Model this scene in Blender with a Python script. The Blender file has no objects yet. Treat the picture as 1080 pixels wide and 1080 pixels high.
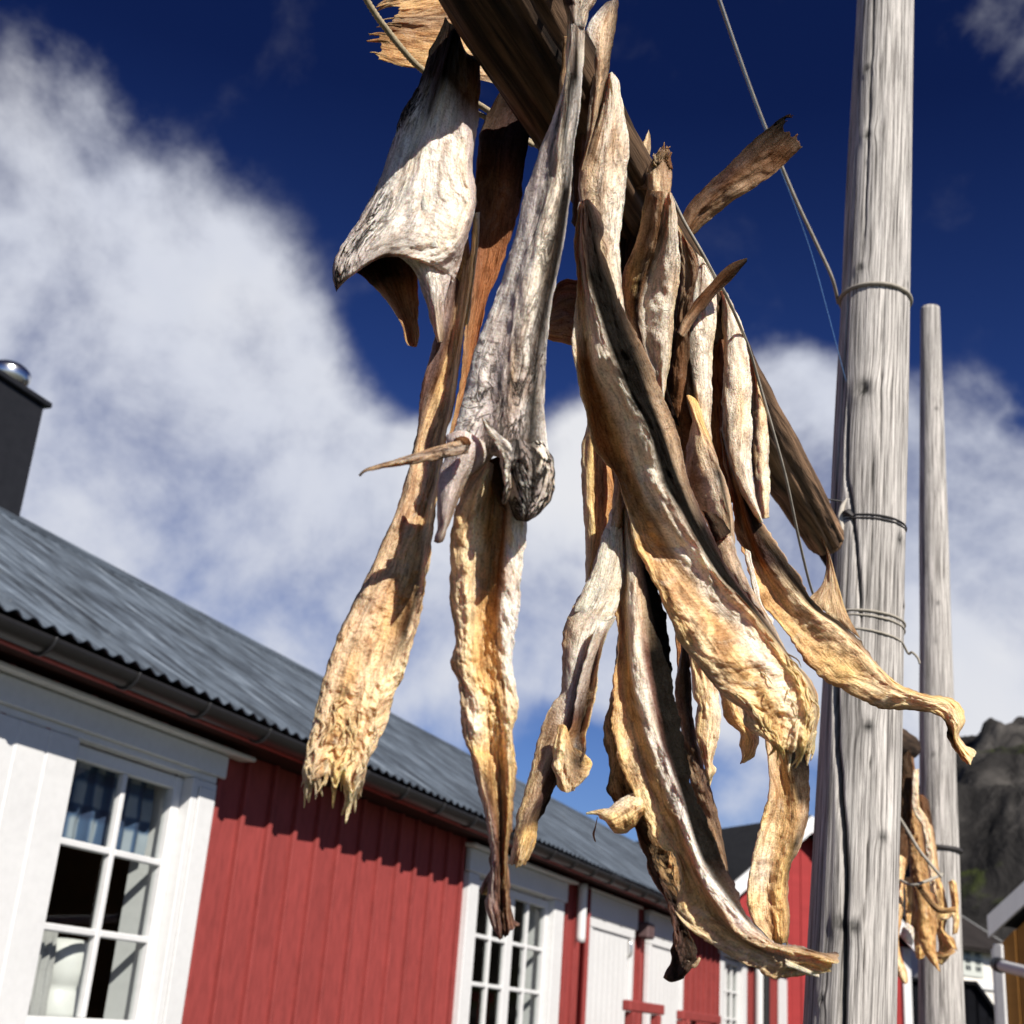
import bpy, math, random
from mathutils import Vector, noise
random.seed(7)
D2R = math.radians
S = bpy.context.scene
COL = S.collection
EYE = 1.4
# ------------------------------------------------------------------ camera geometry
FPX, PITCH, ROLL = 1390.0, D2R(21.1), D2R(4.38)
CAM = Vector((0, 0, EYE))

def ray(x, y):
    dx, dy = x - 540, y - 540
    R = dx*math.cos(ROLL) + dy*math.sin(ROLL)
    U = dx*math.sin(ROLL) - dy*math.cos(ROLL)
    return Vector((R, FPX*math.cos(PITCH) - U*math.sin(PITCH), FPX*math.sin(PITCH) + U*math.cos(PITCH))).normalized()

def at(x, y, hd):
    """point seen at photo position (x, y), hd metres away on the map"""
    v = ray(x, y)
    return CAM + v*(hd/math.hypot(v.x, v.y))

def lin(c):
    return tuple(((v/255)/12.92 if v/255 <= .04045 else ((v/255 + .055)/1.055)**2.4) for v in c)

# ------------------------------------------------------------------ object helpers
def tag(o, label=None, cat=None, group=None, kind=None):
    if label: o['label'] = label
    if cat: o['category'] = cat
    if group: o['group'] = group
    if kind: o['kind'] = kind
    return o

def empty(name, loc):
    o = bpy.data.objects.new(name, None)
    o.location = loc
    o.empty_display_size = .05
    COL.objects.link(o)
    return o

def setpar(o, par):
    o.parent = par
    if par.type == 'EMPTY':
        o.matrix_parent_inverse.identity()
        o.location = -Vector(par.location)
    return o

class MB:
    def __init__(s):
        s.v, s.f, s.uv, s.c, s.smooth = [], [], [], [], []
    def add(s, verts, faces, uvs=None, cols=None, smooth=False):
        b = len(s.v)
        s.v += [tuple(p) for p in verts]
        s.f += [tuple(i+b for i in f) for f in faces]
        s.smooth += [smooth]*len(faces)
        s.uv += uvs if uvs else [(p[0], p[1]) for p in verts]
        s.c += cols if cols else [(1, 1, 1, 1)]*len(verts)
    def build(s, name, mat, par=None):
        me = bpy.data.meshes.new(name)
        me.from_pydata(s.v, [], s.f)
        me.polygons.foreach_set('use_smooth', s.smooth)
        uvl = me.uv_layers.new(name='UVMap')
        flat = []
        for l in me.loops:
            flat += s.uv[l.vertex_index]
        uvl.data.foreach_set('uv', flat)
        ca = me.color_attributes.new('Col', 'FLOAT_COLOR', 'POINT')
        cf = []
        for c in s.c: cf += c
        ca.data.foreach_set('color', cf)
        me.materials.append(mat)
        me.update()
        o = bpy.data.objects.new(name, me)
        COL.objects.link(o)
        if par:
            if par.type == 'EMPTY':
                o.parent = par
                o.location = -Vector(par.location)
            else:
                o.parent = par
        return o

class Frame:
    """wall frame: s along the wall, o outward, z up"""
    def __init__(f, origin, az):
        f.o0 = Vector(origin)
        f.d = Vector((math.sin(az), math.cos(az), 0))
        f.n = Vector((math.cos(az), -math.sin(az), 0))
    def P(f, s, o, z):
        return f.o0 + f.d*s + f.n*o + Vector((0, 0, z))

def box(mb, fr, s0, s1, o0, o1, z0, z1, bev=0.0):
    if s1 < s0: s0, s1 = s1, s0
    if o1 < o0: o0, o1 = o1, o0
    if z1 < z0: z0, z1 = z1, z0
    b = min(bev, (s1-s0)*.4, (o1-o0)*.4, (z1-z0)*.4)
    if b <= 0:
        cs = [(s, o, z) for s in (s0, s1) for o in (o0, o1) for z in (z0, z1)]
        fs = [(0, 1, 3, 2), (4, 6, 7, 5), (0, 4, 5, 1), (2, 3, 7, 6), (0, 2, 6, 4), (1, 5, 7, 3)]
        mb.add([fr.P(*c) for c in cs], fs, [(c[0]+c[1]*.37, c[2]) for c in cs])
        return
    # chamfered box: 24 vertices
    vs, idx = [], {}
    for si in (0, 1):
        for oi in (0, 1):
            for zi in (0, 1):
                for ax in range(3):
                    c = [s1-b if si else s0+b, o1-b if oi else o0+b, z1-b if zi else z0+b]
                    c[ax] = ((s0, s1)[si], (o0, o1)[oi], (z0, z1)[zi])[ax]
                    idx[(si, oi, zi, ax)] = len(vs)
                    vs.append(tuple(c))
    fs = []
    for ax in range(3):
        a, bb = [k for k in range(3) if k != ax]
        for v in (0, 1):
            q = []
            for (p, r) in ((0, 0), (1, 0), (1, 1), (0, 1)):
                k = [0, 0, 0]; k[ax] = v; k[a] = p; k[bb] = r
                q.append(idx[(k[0], k[1], k[2], ax)])
            fs.append(tuple(q))
    for ax in range(3):      # edges along ax
        a, bb = [k for k in range(3) if k != ax]
        for p in (0, 1):
            for r in (0, 1):
                k0 = [0, 0, 0]; k0[a] = p; k0[bb] = r
                k1 = list(k0); k1[ax] = 1
                fs.append((idx[(*k0, a)], idx[(*k1, a)], idx[(*k1, bb)], idx[(*k0, bb)]))
    for si in (0, 1):
        for oi in (0, 1):
            for zi in (0, 1):
                fs.append(tuple(idx[(si, oi, zi, ax)] for ax in range(3)))
    mb.add([fr.P(*c) for c in vs], fs, [(c[0]+c[1]*.37, c[2]) for c in vs])

def cr(p0, p1, p2, p3, t):
    return .5*((2*p1) + (-p0+p2)*t + (2*p0-5*p1+4*p2-p3)*t*t + (-p0+3*p1-3*p2+p3)*t*t*t)

def spline_sampler(pts):
    pts = [Vector(p) for p in pts]
    L = [0.0]
    for a, b in zip(pts, pts[1:]): L.append(L[-1] + max((b-a).length, 1e-6))
    tot = L[-1]
    n = len(pts)
    def f(t):
        if t >= 1:
            return pts[-1] + (pts[-1]-pts[-2]).normalized()*(t-1)*tot
        d = max(t, 0)*tot
        i = 0
        while i < n-2 and L[i+1] < d: i += 1
        u = (d-L[i])/(L[i+1]-L[i])
        return cr(pts[max(i-1, 0)], pts[i], pts[i+1], pts[min(i+2, n-1)], u)
    f.length = tot
    return f

def interp(lst, t):
    """lst: number or [(t, v), ...] or plain list spread evenly"""
    if isinstance(lst, (int, float)): return lst
    if not isinstance(lst[0], tuple):
        n = len(lst)-1
        if n == 0: return lst[0]
        x = min(max(t, 0), 1)*n
        i = min(int(x), n-1)
        return lst[i] + (lst[i+1]-lst[i])*(x-i)
    if t <= lst[0][0]: return lst[0][1]
    for (a, va), (b, vb) in zip(lst, lst[1:]):
        if t <= b:
            return va + (vb-va)*((t-a)/(b-a))
    return lst[-1][1]

def tube(mb, pts, rad, nseg=12, rings=None, ridge=0, twist=0, rough=0, closed_cap=True, col=(1, 1, 1, 1), seed=0, deform=None, colfun=None):
    f = spline_sampler(pts)
    n = rings or max(2, int(f.length/.004))
    vs, fs, uvs, cs = [], [], [], []
    prev = None
    up = Vector((0.13, .21, .97))
    for i in range(n+1):
        t = i/n
        p = f(t)
        tg = (f(min(t+.5/n, 1)) - f(max(t-.5/n, 0))).normalized()
        if prev is None:
            r = tg.cross(up)
            if r.length < .1: r = tg.cross(Vector((1, 0, 0)))
        else:
            r = prev - tg*prev.dot(tg)
        r.normalize(); prev = r
        w = tg.cross(r)
        R = interp(rad, t)
        v = t*f.length
        for j in range(nseg):
            a = 2*math.pi*j/nseg
            k = 1.0
            if ridge: k += ridge*(abs(math.cos(1.5*(a) - twist*v))-.6)
            if rough: k += rough*noise.noise(Vector((math.cos(a)*2, math.sin(a)*2, v*14 + seed)))
            if deform: k += deform(a, t)
            vs.append(p + (r*math.cos(a) + w*math.sin(a))*(R*k))
            uvs.append((a*R, v)); cs.append(colfun(a, t, v) if colfun else col)
    for i in range(n):
        for j in range(nseg):
            a, b = i*nseg+j, i*nseg+(j+1) % nseg
            fs.append((a, b, b+nseg, a+nseg))
    if closed_cap:
        fs.append(tuple(range(nseg-1, -1, -1)))
        fs.append(tuple(n*nseg+j for j in range(nseg)))
    mb.add(vs, fs, uvs, cs, True)

# ------------------------------------------------------------------ materials
def newmat(name):
    m = bpy.data.materials.new(name); m.use_nodes = True
    nt = m.node_tree
    b = nt.nodes['Principled BSDF']
    return m, nt, b

def N(nt, t, **kw):
    n = nt.nodes.new(t)
    for k, v in kw.items():
        if k.startswith('i_'):
            key = k[2:]
            n.inputs[int(key) if key.isdigit() else key].default_value = v
        else: setattr(n, k, v)
    return n

def ramp(nt, stops):
    r = nt.nodes.new('ShaderNodeValToRGB')
    els = r.color_ramp.elements
    while len(els) < len(stops): els.new(.5)
    for e, (p, c) in zip(els, stops):
        e.position = p
        e.color = (c[0], c[1], c[2], 1) if not isinstance(c, (int, float)) else (c, c, c, 1)
    return r

def mixrgb(nt, a, b, fac, blend='MIX'):
    m = nt.nodes.new('ShaderNodeMix'); m.data_type = 'RGBA'; m.blend_type = blend
    for sock, v in ((m.inputs[0], fac), (m.inputs[6], a), (m.inputs[7], b)):
        if hasattr(v, 'is_output'): nt.links.new(v, sock)
        else: sock.default_value = v if isinstance(v, float) else (*v, 1)[:4]
    return m.outputs[2]

def mapping(nt, src, scale, loc=(0, 0, 0)):
    m = nt.nodes.new('ShaderNodeMapping')
    m.inputs['Scale'].default_value = scale
    m.inputs['Location'].default_value = loc
    nt.links.new(src, m.inputs['Vector'])
    return m.outputs[0]

def noisetex(nt, vec, scale=1, detail=5, rough=.55, dist=0):
    n = nt.nodes.new('ShaderNodeTexNoise')
    n.inputs['Scale'].default_value = scale
    n.inputs['Detail'].default_value = detail
    n.inputs['Roughness'].default_value = rough
    n.inputs['Distortion'].default_value = dist
    nt.links.new(vec, n.inputs['Vector'])
    return n.outputs['Fac']

def bump(nt, h, strength, dist, normal=None):
    b = nt.nodes.new('ShaderNodeBump')
    b.inputs['Strength'].default_value = strength
    b.inputs['Distance'].default_value = dist
    nt.links.new(h, b.inputs['Height'])
    if normal: nt.links.new(normal, b.inputs['Normal'])
    return b.outputs[0]

def fish_material():
    m, nt, b = newmat('dried_fish_skin_and_flesh')
    L = nt.links
    uv = nt.nodes.new('ShaderNodeUVMap'); uv.uv_map = 'UVMap'
    at_ = nt.nodes.new('ShaderNodeAttribute'); at_.attribute_name = 'Col'
    col = at_.outputs['Color']; crack = at_.outputs['Alpha']
    fib = noisetex(nt, mapping(nt, uv.outputs[0], (430, 55, 1)), 1, 6, .62, .8)
    fib2 = noisetex(nt, mapping(nt, uv.outputs[0], (130, 28, 1)), 1, 4, .55, 1.4)
    blot = noisetex(nt, mapping(nt, uv.outputs[0], (55, 34, 1)), 1, 5, .6, .5)
    speck = noisetex(nt, mapping(nt, uv.outputs[0], (900, 620, 1)), 1, 3, .6)
    r1 = ramp(nt, [(.35, .62), (.48, 1.04), (.66, 1.34)]); L.new(fib, r1.inputs[0])
    sc = nt.nodes.new('ShaderNodeSeparateColor'); L.new(col, sc.inputs[0])
    def mth(op, a, b_, clamp=False):
        m_ = nt.nodes.new('ShaderNodeMath'); m_.operation = op; m_.use_clamp = clamp
        for i, v in enumerate((a, b_)):
            if hasattr(v, 'is_output'): L.new(v, m_.inputs[i])
            else: m_.inputs[i].default_value = v
        return m_.outputs[0]
    # saturated = flesh (fibrous), pale = skin (smooth, finely fissured)
    flesh = mth('MULTIPLY', mth('DIVIDE', mth('SUBTRACT', sc.outputs[0], sc.outputs[2]), sc.outputs[0]), 1.35, True)
    sf = mth('ADD', mth('MULTIPLY', flesh, .6), .45, True)
    c = mixrgb(nt, col, r1.outputs[0], sf, 'MULTIPLY')
    r2 = ramp(nt, [(.3, (.66, .54, .44)), (.5, (1.02, 1.02, 1.02)), (.75, (1.15, 1.13, 1.1))]); L.new(blot, r2.inputs[0])
    c = mixrgb(nt, c, r2.outputs[0], .8, 'MULTIPLY')
    r3 = ramp(nt, [(.36, (.68, .6, .53)), (.48, (1.03, 1.03, 1.03)), (.62, (1.2, 1.2, 1.2))]); L.new(speck, r3.inputs[0])
    c = mixrgb(nt, c, r3.outputs[0], .75, 'MULTIPLY')
    r5 = ramp(nt, [(.36, (.4, .27, .19)), (.47, (1, 1, 1))]); L.new(fib2, r5.inputs[0])
    c = mixrgb(nt, c, r5.outputs[0], mth('MULTIPLY', sf, .65), 'MULTIPLY')
    # salt bloom, blood stains, mould
    st1 = noisetex(nt, mapping(nt, uv.outputs[0], (46, 17, 1), (11, 3, 0)), 1, 6, .65, 1.0)
    st2 = noisetex(nt, mapping(nt, uv.outputs[0], (75, 32, 1), (1, 13, 0)), 1, 6, .65, 1.5)
    rs1 = ramp(nt, [(.6, 0.0), (.74, .5)]); L.new(st1, rs1.inputs[0])
    bw1 = nt.nodes.new('ShaderNodeRGBToBW'); L.new(col, bw1.inputs[0])
    c = mixrgb(nt, c, (.20, .085, .04), mth('MULTIPLY', rs1.outputs[0], mth('MULTIPLY', bw1.outputs[0], 3.0, True)))
    rs2 = ramp(nt, [(.57, 0.0), (.7, .6)]); L.new(st2, rs2.inputs[0])
    bw0 = nt.nodes.new('ShaderNodeRGBToBW'); L.new(col, bw0.inputs[0])
    c = mixrgb(nt, c, (.80, .70, .56), mth('MULTIPLY', rs2.outputs[0], mth('MULTIPLY', bw0.outputs[0], 1.3, True)))
    # wrinkled dry skin: dark cracked folds
    wv = mapping(nt, uv.outputs[0], (190, 62, 1))
    nz = noisetex(nt, wv, .8, 4, .6, 1.5)
    wr = nt.nodes.new('ShaderNodeTexNoise'); wr.noise_type = 'RIDGED_MULTIFRACTAL'
    wr.inputs['Scale'].default_value = .55; wr.inputs['Detail'].default_value = 5
    wr.inputs['Distortion'].default_value = .9
    L.new(wv, wr.inputs['Vector'])
    ln1 = noisetex(nt, mapping(nt, uv.outputs[0], (150, 40, 1), (9, 4, 0)), 1, 5, .6, 1.2)
    line = mth('ABSOLUTE', mth('SUBTRACT', ln1, .5), 0)
    rl_ = ramp(nt, [(.0, 1.0), (.018, .75), (.05, 0.0)]); L.new(line, rl_.inputs[0])
    msk = noisetex(nt, mapping(nt, uv.outputs[0], (38, 15, 1), (2, 8, 0)), 1, 3, .5)
    rm_ = ramp(nt, [(.38, 0.15), (.6, 1.0)]); L.new(msk, rm_.inputs[0])
    bl_ = ramp(nt, [(.56, 0.0), (.68, .8)]); L.new(nz, bl_.inputs[0])
    r4s = mth('MULTIPLY', mth('MAXIMUM', rl_.outputs[0], bl_.outputs[0]), rm_.outputs[0], True)
    mr = nt.nodes.new('ShaderNodeMath'); mr.operation = 'MULTIPLY'
    L.new(r4s, mr.inputs[0]); L.new(crack, mr.inputs[1])
    mr2 = nt.nodes.new('ShaderNodeMath'); mr2.operation = 'MULTIPLY'; mr2.use_clamp = True
    mr2.inputs[1].default_value = 1.8; L.new(mr.outputs[0], mr2.inputs[0])
    c = mixrgb(nt, c, (.03, .024, .02), mr2.outputs[0])
    L.new(c, b.inputs['Base Color'])
    b.inputs['Roughness'].default_value = .52
    bw = nt.nodes.new('ShaderNodeRGBToBW'); L.new(c, bw.inputs[0])
    L.new(mth('MULTIPLY', bw.outputs[0], .7), b.inputs['Specular IOR Level'])
    L.new(mth('SUBTRACT', .70, mth('MULTIPLY', flesh, .30)), b.inputs['Roughness'])
    b.inputs['Subsurface Weight'].default_value = .3
    b.inputs['Subsurface Radius'].default_value = (.012, .005, .002)
    b.inputs['Subsurface Scale'].default_value = .8
    n1 = bump(nt, fib, 1.0, .0022)
    n2 = bump(nt, speck, .6, .0010, n1)
    n3 = bump(nt, blot, .5, .003, n2)
    n4 = bump(nt, mr.outputs[0], .9, -.003, n3)
    L.new(n4, b.inputs['Normal'])
    return m

def wood_material(name, dark, light, grain=(150, 5), lo=.32, hi=.68, bumpd=.002, rough=.85, dist=.8):
    m, nt, b = newmat(name)
    L = nt.links
    uv = nt.nodes.new('ShaderNodeUVMap'); uv.uv_map = 'UVMap'
    at_ = nt.nodes.new('ShaderNodeAttribute'); at_.attribute_name = 'Col'
    g1 = noisetex(nt, mapping(nt, uv.outputs[0], (grain[0], grain[1], 1)), 1, 8, .64, dist)
    g2 = noisetex(nt, mapping(nt, uv.outputs[0], (grain[0]*.22, grain[1]*.5, 1), (3, 7, 0)), 1, 5, .6, .5)
    g3 = noisetex(nt, mapping(nt, uv.outputs[0], (grain[0]*4, grain[1]*9, 1), (1, 2, 0)), 1, 4, .6)
    r = ramp(nt, [(lo, dark), ((lo+hi)/2, tuple((a+b_)*.5 for a, b_ in zip(dark, light))), (hi, light)])
    L.new(g1, r.inputs[0])
    r2 = ramp(nt, [(.3, .5), (.6, 1.05), (.8, 1.15)]); L.new(g2, r2.inputs[0])
    c = mixrgb(nt, r.outputs[0], r2.outputs[0], .9, 'MULTIPLY')
    r3 = ramp(nt, [(.35, .72), (.55, 1.0)]); L.new(g3, r3.inputs[0])
    c = mixrgb(nt, c, r3.outputs[0], .7, 'MULTIPLY')
    c = mixrgb(nt, c, at_.outputs['Color'], 1.0, 'MULTIPLY')
    L.new(c, b.inputs['Base Color'])
    b.inputs['Roughness'].default_value = rough
    b.inputs['Specular IOR Level'].default_value = .2
    n1 = bump(nt, g1, .8, bumpd)
    L.new(bump(nt, g3, .5, bumpd*.4, n1), b.inputs['Normal'])
    return m

def plain(name, c, rough=.6, var=.18, scale=30, spec=.3, metal=0, bumpd=.0, stretch=(1, 1)):
    m, nt, b = newmat(name)
    L = nt.links
    uv = nt.nodes.new('ShaderNodeUVMap'); uv.uv_map = 'UVMap'
    g = noisetex(nt, mapping(nt, uv.outputs[0], (scale*stretch[0], scale*stretch[1], 1)), 1, 6, .6)
    g2 = noisetex(nt, mapping(nt, uv.outputs[0], (scale*.08*stretch[0], scale*.08*stretch[1], 1), (5, 3, 0)), 1, 4, .6)
    r = ramp(nt, [(.3, 1-var), (.55, 1.0), (.8, 1+var*.6)]); L.new(g, r.inputs[0])
    r2 = ramp(nt, [(.3, 1-var), (.6, 1.0)]); L.new(g2, r2.inputs[0])
    x = mixrgb(nt, c, r.outputs[0], 1.0, 'MULTIPLY')
    x = mixrgb(nt, x, r2.outputs[0], 1.0, 'MULTIPLY')
    L.new(x, b.inputs['Base Color'])
    b.inputs['Roughness'].default_value = rough
    b.inputs['Specular IOR Level'].default_value = spec
    b.inputs['Metallic'].default_value = metal
    if bumpd: L.new(bump(nt, g, .6, bumpd), b.inputs['Normal'])
    return m

def glass_material():
    m, nt, b = newmat('window_glass')
    L = nt.links
    out = nt.nodes['Material Output']
    tr = nt.nodes.new('ShaderNodeBsdfTransparent'); tr.inputs[0].default_value = (.86, .89, .88, 1)
    gl = nt.nodes.new('ShaderNodeBsdfGlossy'); gl.inputs['Roughness'].default_value = .02
    mx = nt.nodes.new('ShaderNodeMixShader')
    mx.inputs[0].default_value = .07; L.new(tr.outputs[0], mx.inputs[1]); L.new(gl.outputs[0], mx.inputs[2])
    L.new(mx.outputs[0], out.inputs[0])
    return m

def plaid_material():
    m, nt, b = newmat('blue_plaid_cloth')
    L = nt.links
    uv = nt.nodes.new('ShaderNodeUVMap'); uv.uv_map = 'UVMap'
    sx = nt.nodes.new('ShaderNodeSeparateXYZ'); L.new(uv.outputs[0], sx.inputs[0])
    outs = []
    for o in (sx.outputs[0], sx.outputs[1]):
        a = nt.nodes.new('ShaderNodeMath'); a.operation = 'MULTIPLY'; a.inputs[1].default_value = 5.5; L.new(o, a.inputs[0])
        fr = nt.nodes.new('ShaderNodeMath'); fr.operation = 'FRACT'; L.new(a.outputs[0], fr.inputs[0])
        r = ramp(nt, [(.0, 1.0), (.42, 1.0), (.5, .25), (.75, .12), (.84, .6), (.9, 1.0)]); L.new(fr.outputs[0], r.inputs[0])
        outs.append(r.outputs[0])
    x = mixrgb(nt, outs[0], outs[1], 1.0, 'MULTIPLY')
    r = ramp(nt, [(0, (.02, .035, .08)), (.3, (.06, .11, .2)), (1, (.3, .34, .38))]); L.new(x, r.inputs[0])
    L.new(r.outputs[0], b.inputs['Base Color']); b.inputs['Roughness'].default_value = .9
    return m

def rock_material():
    m, nt, b = newmat('mountain_rock')
    L = nt.links
    tc = nt.nodes.new('ShaderNodeTexCoord')
    g = noisetex(nt, tc.outputs['Object'], .09, 9, .65, .5)
    r = ramp(nt, [(.33, (.009, .0085, .0085)), (.5, (.03, .028, .027)), (.68, (.10, .092, .085))]); L.new(g, r.inputs[0])
    geo = nt.nodes.new('ShaderNodeNewGeometry')
    sz = nt.nodes.new('ShaderNodeSeparateXYZ'); L.new(geo.outputs['Normal'], sz.inputs[0])
    g2 = noisetex(nt, tc.outputs['Object'], .05, 5, .6)
    ad = nt.nodes.new('ShaderNodeMath'); ad.operation = 'MULTIPLY'; L.new(sz.outputs[2], ad.inputs[0]); L.new(g2, ad.inputs[1])
    rg = ramp(nt, [(.49, 0.0), (.60, 1.0)]); L.new(ad.outputs[0], rg.inputs[0])
    c = mixrgb(nt, r.outputs[0], (.04, .05, .014), rg.outputs[0])
    L.new(c, b.inputs['Base Color']); b.inputs['Roughness'].default_value = .95
    b.inputs['Specular IOR Level'].default_value = .1
    L.new(bump(nt, g, .9, 2.5), b.inputs['Normal'])
    return m

def ground_material():
    m, nt, b = newmat('gravel_and_grass_ground')
    L = nt.links
    tc = nt.nodes.new('ShaderNodeTexCoord')
    g = noisetex(nt, tc.outputs['Object'], .25, 6, .6)
    g2 = noisetex(nt, tc.outputs['Object'], 40, 4, .6)
    r = ramp(nt, [(.42, (.12, .115, .105)), (.55, (.035, .05, .018))]); L.new(g, r.inputs[0])
    r2 = ramp(nt, [(.3, .6), (.7, 1.2)]); L.new(g2, r2.inputs[0])
    L.new(mixrgb(nt, r.outputs[0], r2.outputs[0], 1.0, 'MULTIPLY'), b.inputs['Base Color'])
    b.inputs['Roughness'].default_value = .95
    L.new(bump(nt, g2, .6, .02), b.inputs['Normal'])
    return m

M_FISH = fish_material()
M_POST = wood_material('weathered_grey_wood', (.085, .076, .07), (.68, .645, .61), (340, 7), .34, .58, .0025, .85, .2)
M_POLE = wood_material('weathered_brown_wood', (.012, .007, .004), (.14, .085, .05), (150, 6), .34, .66, .003)
M_ROPE = plain('hemp_rope', (.42, .34, .22), .9, .35, 900, .1)
M_CORD = plain('pale_string', (.42, .38, .32), .9, .3, 900, .1)
M_WIRE = plain('dark_wire', (.05, .045, .045), .6, .2, 400, .3)
M_LINE = plain('blue_fishing_line', (.1, .22, .45), .4, .1, 400, .4)
M_RED = plain('red_board_paint', (.285, .05, .045), .68, .22, 26, .25, 0, .001, (1, .25))
M_RED2 = plain('bright_red_board_paint', (.31, .03, .03), .68, .14, 26, .25, 0, .001, (1, .25))
M_WHITE = plain('white_paint', (.67, .665, .66), .55, .06, 20, .3)
def roof_material():
    m, nt, b = newmat('weathered_corrugated_sheet')
    L = nt.links
    uv = nt.nodes.new('ShaderNodeUVMap'); uv.uv_map = 'UVMap'
    g1 = noisetex(nt, mapping(nt, uv.outputs[0], (16, 1.6, 1)), 1, 7, .65, .4)
    g2 = noisetex(nt, mapping(nt, uv.outputs[0], (2.2, 1.5, 1), (4, 2, 0)), 1, 6, .62, .6)
    g3 = noisetex(nt, mapping(nt, uv.outputs[0], (60, 40, 1), (4, 2, 0)), 1, 4, .6)
    r = ramp(nt, [(.32, (.02, .024, .032)), (.48, (.06, .074, .095)), (.6, (.105, .128, .16)), (.72, (.22, .255, .30))]); L.new(g1, r.inputs[0])
    r2 = ramp(nt, [(.3, .5), (.5, 1.0), (.7, 1.35)]); L.new(g2, r2.inputs[0])
    c = mixrgb(nt, r.outputs[0], r2.outputs[0], 1.0, 'MULTIPLY')
    r3 = ramp(nt, [(.62, 0.0), (.72, .55)]); L.new(g3, r3.inputs[0])
    c = mixrgb(nt, c, (.19, .20, .20), r3.outputs[0])
    r4 = ramp(nt, [(.66, 0.0), (.76, .6)]); L.new(g2, r4.inputs[0])
    c = mixrgb(nt, c, (.10, .075, .055), r4.outputs[0])
    L.new(c, b.inputs['Base Color']); b.inputs['Roughness'].default_value = .7
    b.inputs['Specular IOR Level'].default_value = .25
    L.new(bump(nt, g3, .5, .003), b.inputs['Normal'])
    return m
M_ROOF = roof_material()
M_BLACK = plain('black_sheet_metal', (.016, .016, .018), .5, .2, 12, .35)
M_GUTTER = plain('dark_gutter', (.013, .012, .012), .5, .2, 12, .4)
M_STEEL = plain('bright_steel', (.75, .74, .72), .22, .06, 14, .5, 1.0)
M_DARKROOF = plain('dark_roofing', (.022, .022, .024), .8, .3, 9, .2)
M_OCHRE = plain('ochre_board_paint', (.25, .115, .028), .7, .15, 26, .2, 0, .001, (1, .25))
M_ROOM = plain('brown_room_wall', (.10, .065, .045), .85, .15, 10, .1)
M_CURTAIN = plain('pale_curtain_cloth', (.42, .41, .40), .9, .1, 60, .1)
M_JUG = plain('white_enamel', (.72, .71, .68), .35, .05, 20, .4)
M_GLASS = glass_material()
M_PLAID = plaid_material()
M_ROCK = rock_material()
M_GROUND = ground_material()

# ------------------------------------------------------------------ dried fish
PAL = dict(W=(.80, .73, .65), P=(.58, .475, .43), C=(.84, .615, .36), Y=(.84, .54, .21), G=(.62, .38, .16),
           B=(.16, .075, .034), R=(.29, .11, .04), O=(.60, .335, .14), K=(.007, .006, .005), D=(.065, .043, .028),
           S=(.62, .43, .265), T=(.30, .19, .11), M=(.23, .12, .09), V=(.075, .042, .035), H=(.85, .73, .58), Q=(.29, .24, .21))

def colour_at(rows, u, t):
    """rows: [(t, [(u, key), ...]), ...]"""
    def one(stops):
        if u <= stops[0][0]: return Vector(PAL[stops[0][1]])
        for (a, ka), (b, kb) in zip(stops, stops[1:]):
            if u <= b:
                return Vector(PAL[ka]).lerp(Vector(PAL[kb]), (u-a)/(b-a))
        return Vector(PAL[stops[-1][1]])
    if t <= rows[0][0]: return one(rows[0][1])
    for (a, ra), (b, rb) in zip(rows, rows[1:]):
        if t <= b: return one(ra).lerp(one(rb), (t-a)/(b-a))
    return one(rows[-1][1])

def stops(txt):
    """'W0 G1 C1.9 K2.1' -> [(0,'W'), ...]"""
    return [(float(w[1:]), w[0]) for w in txt.split()]

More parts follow.
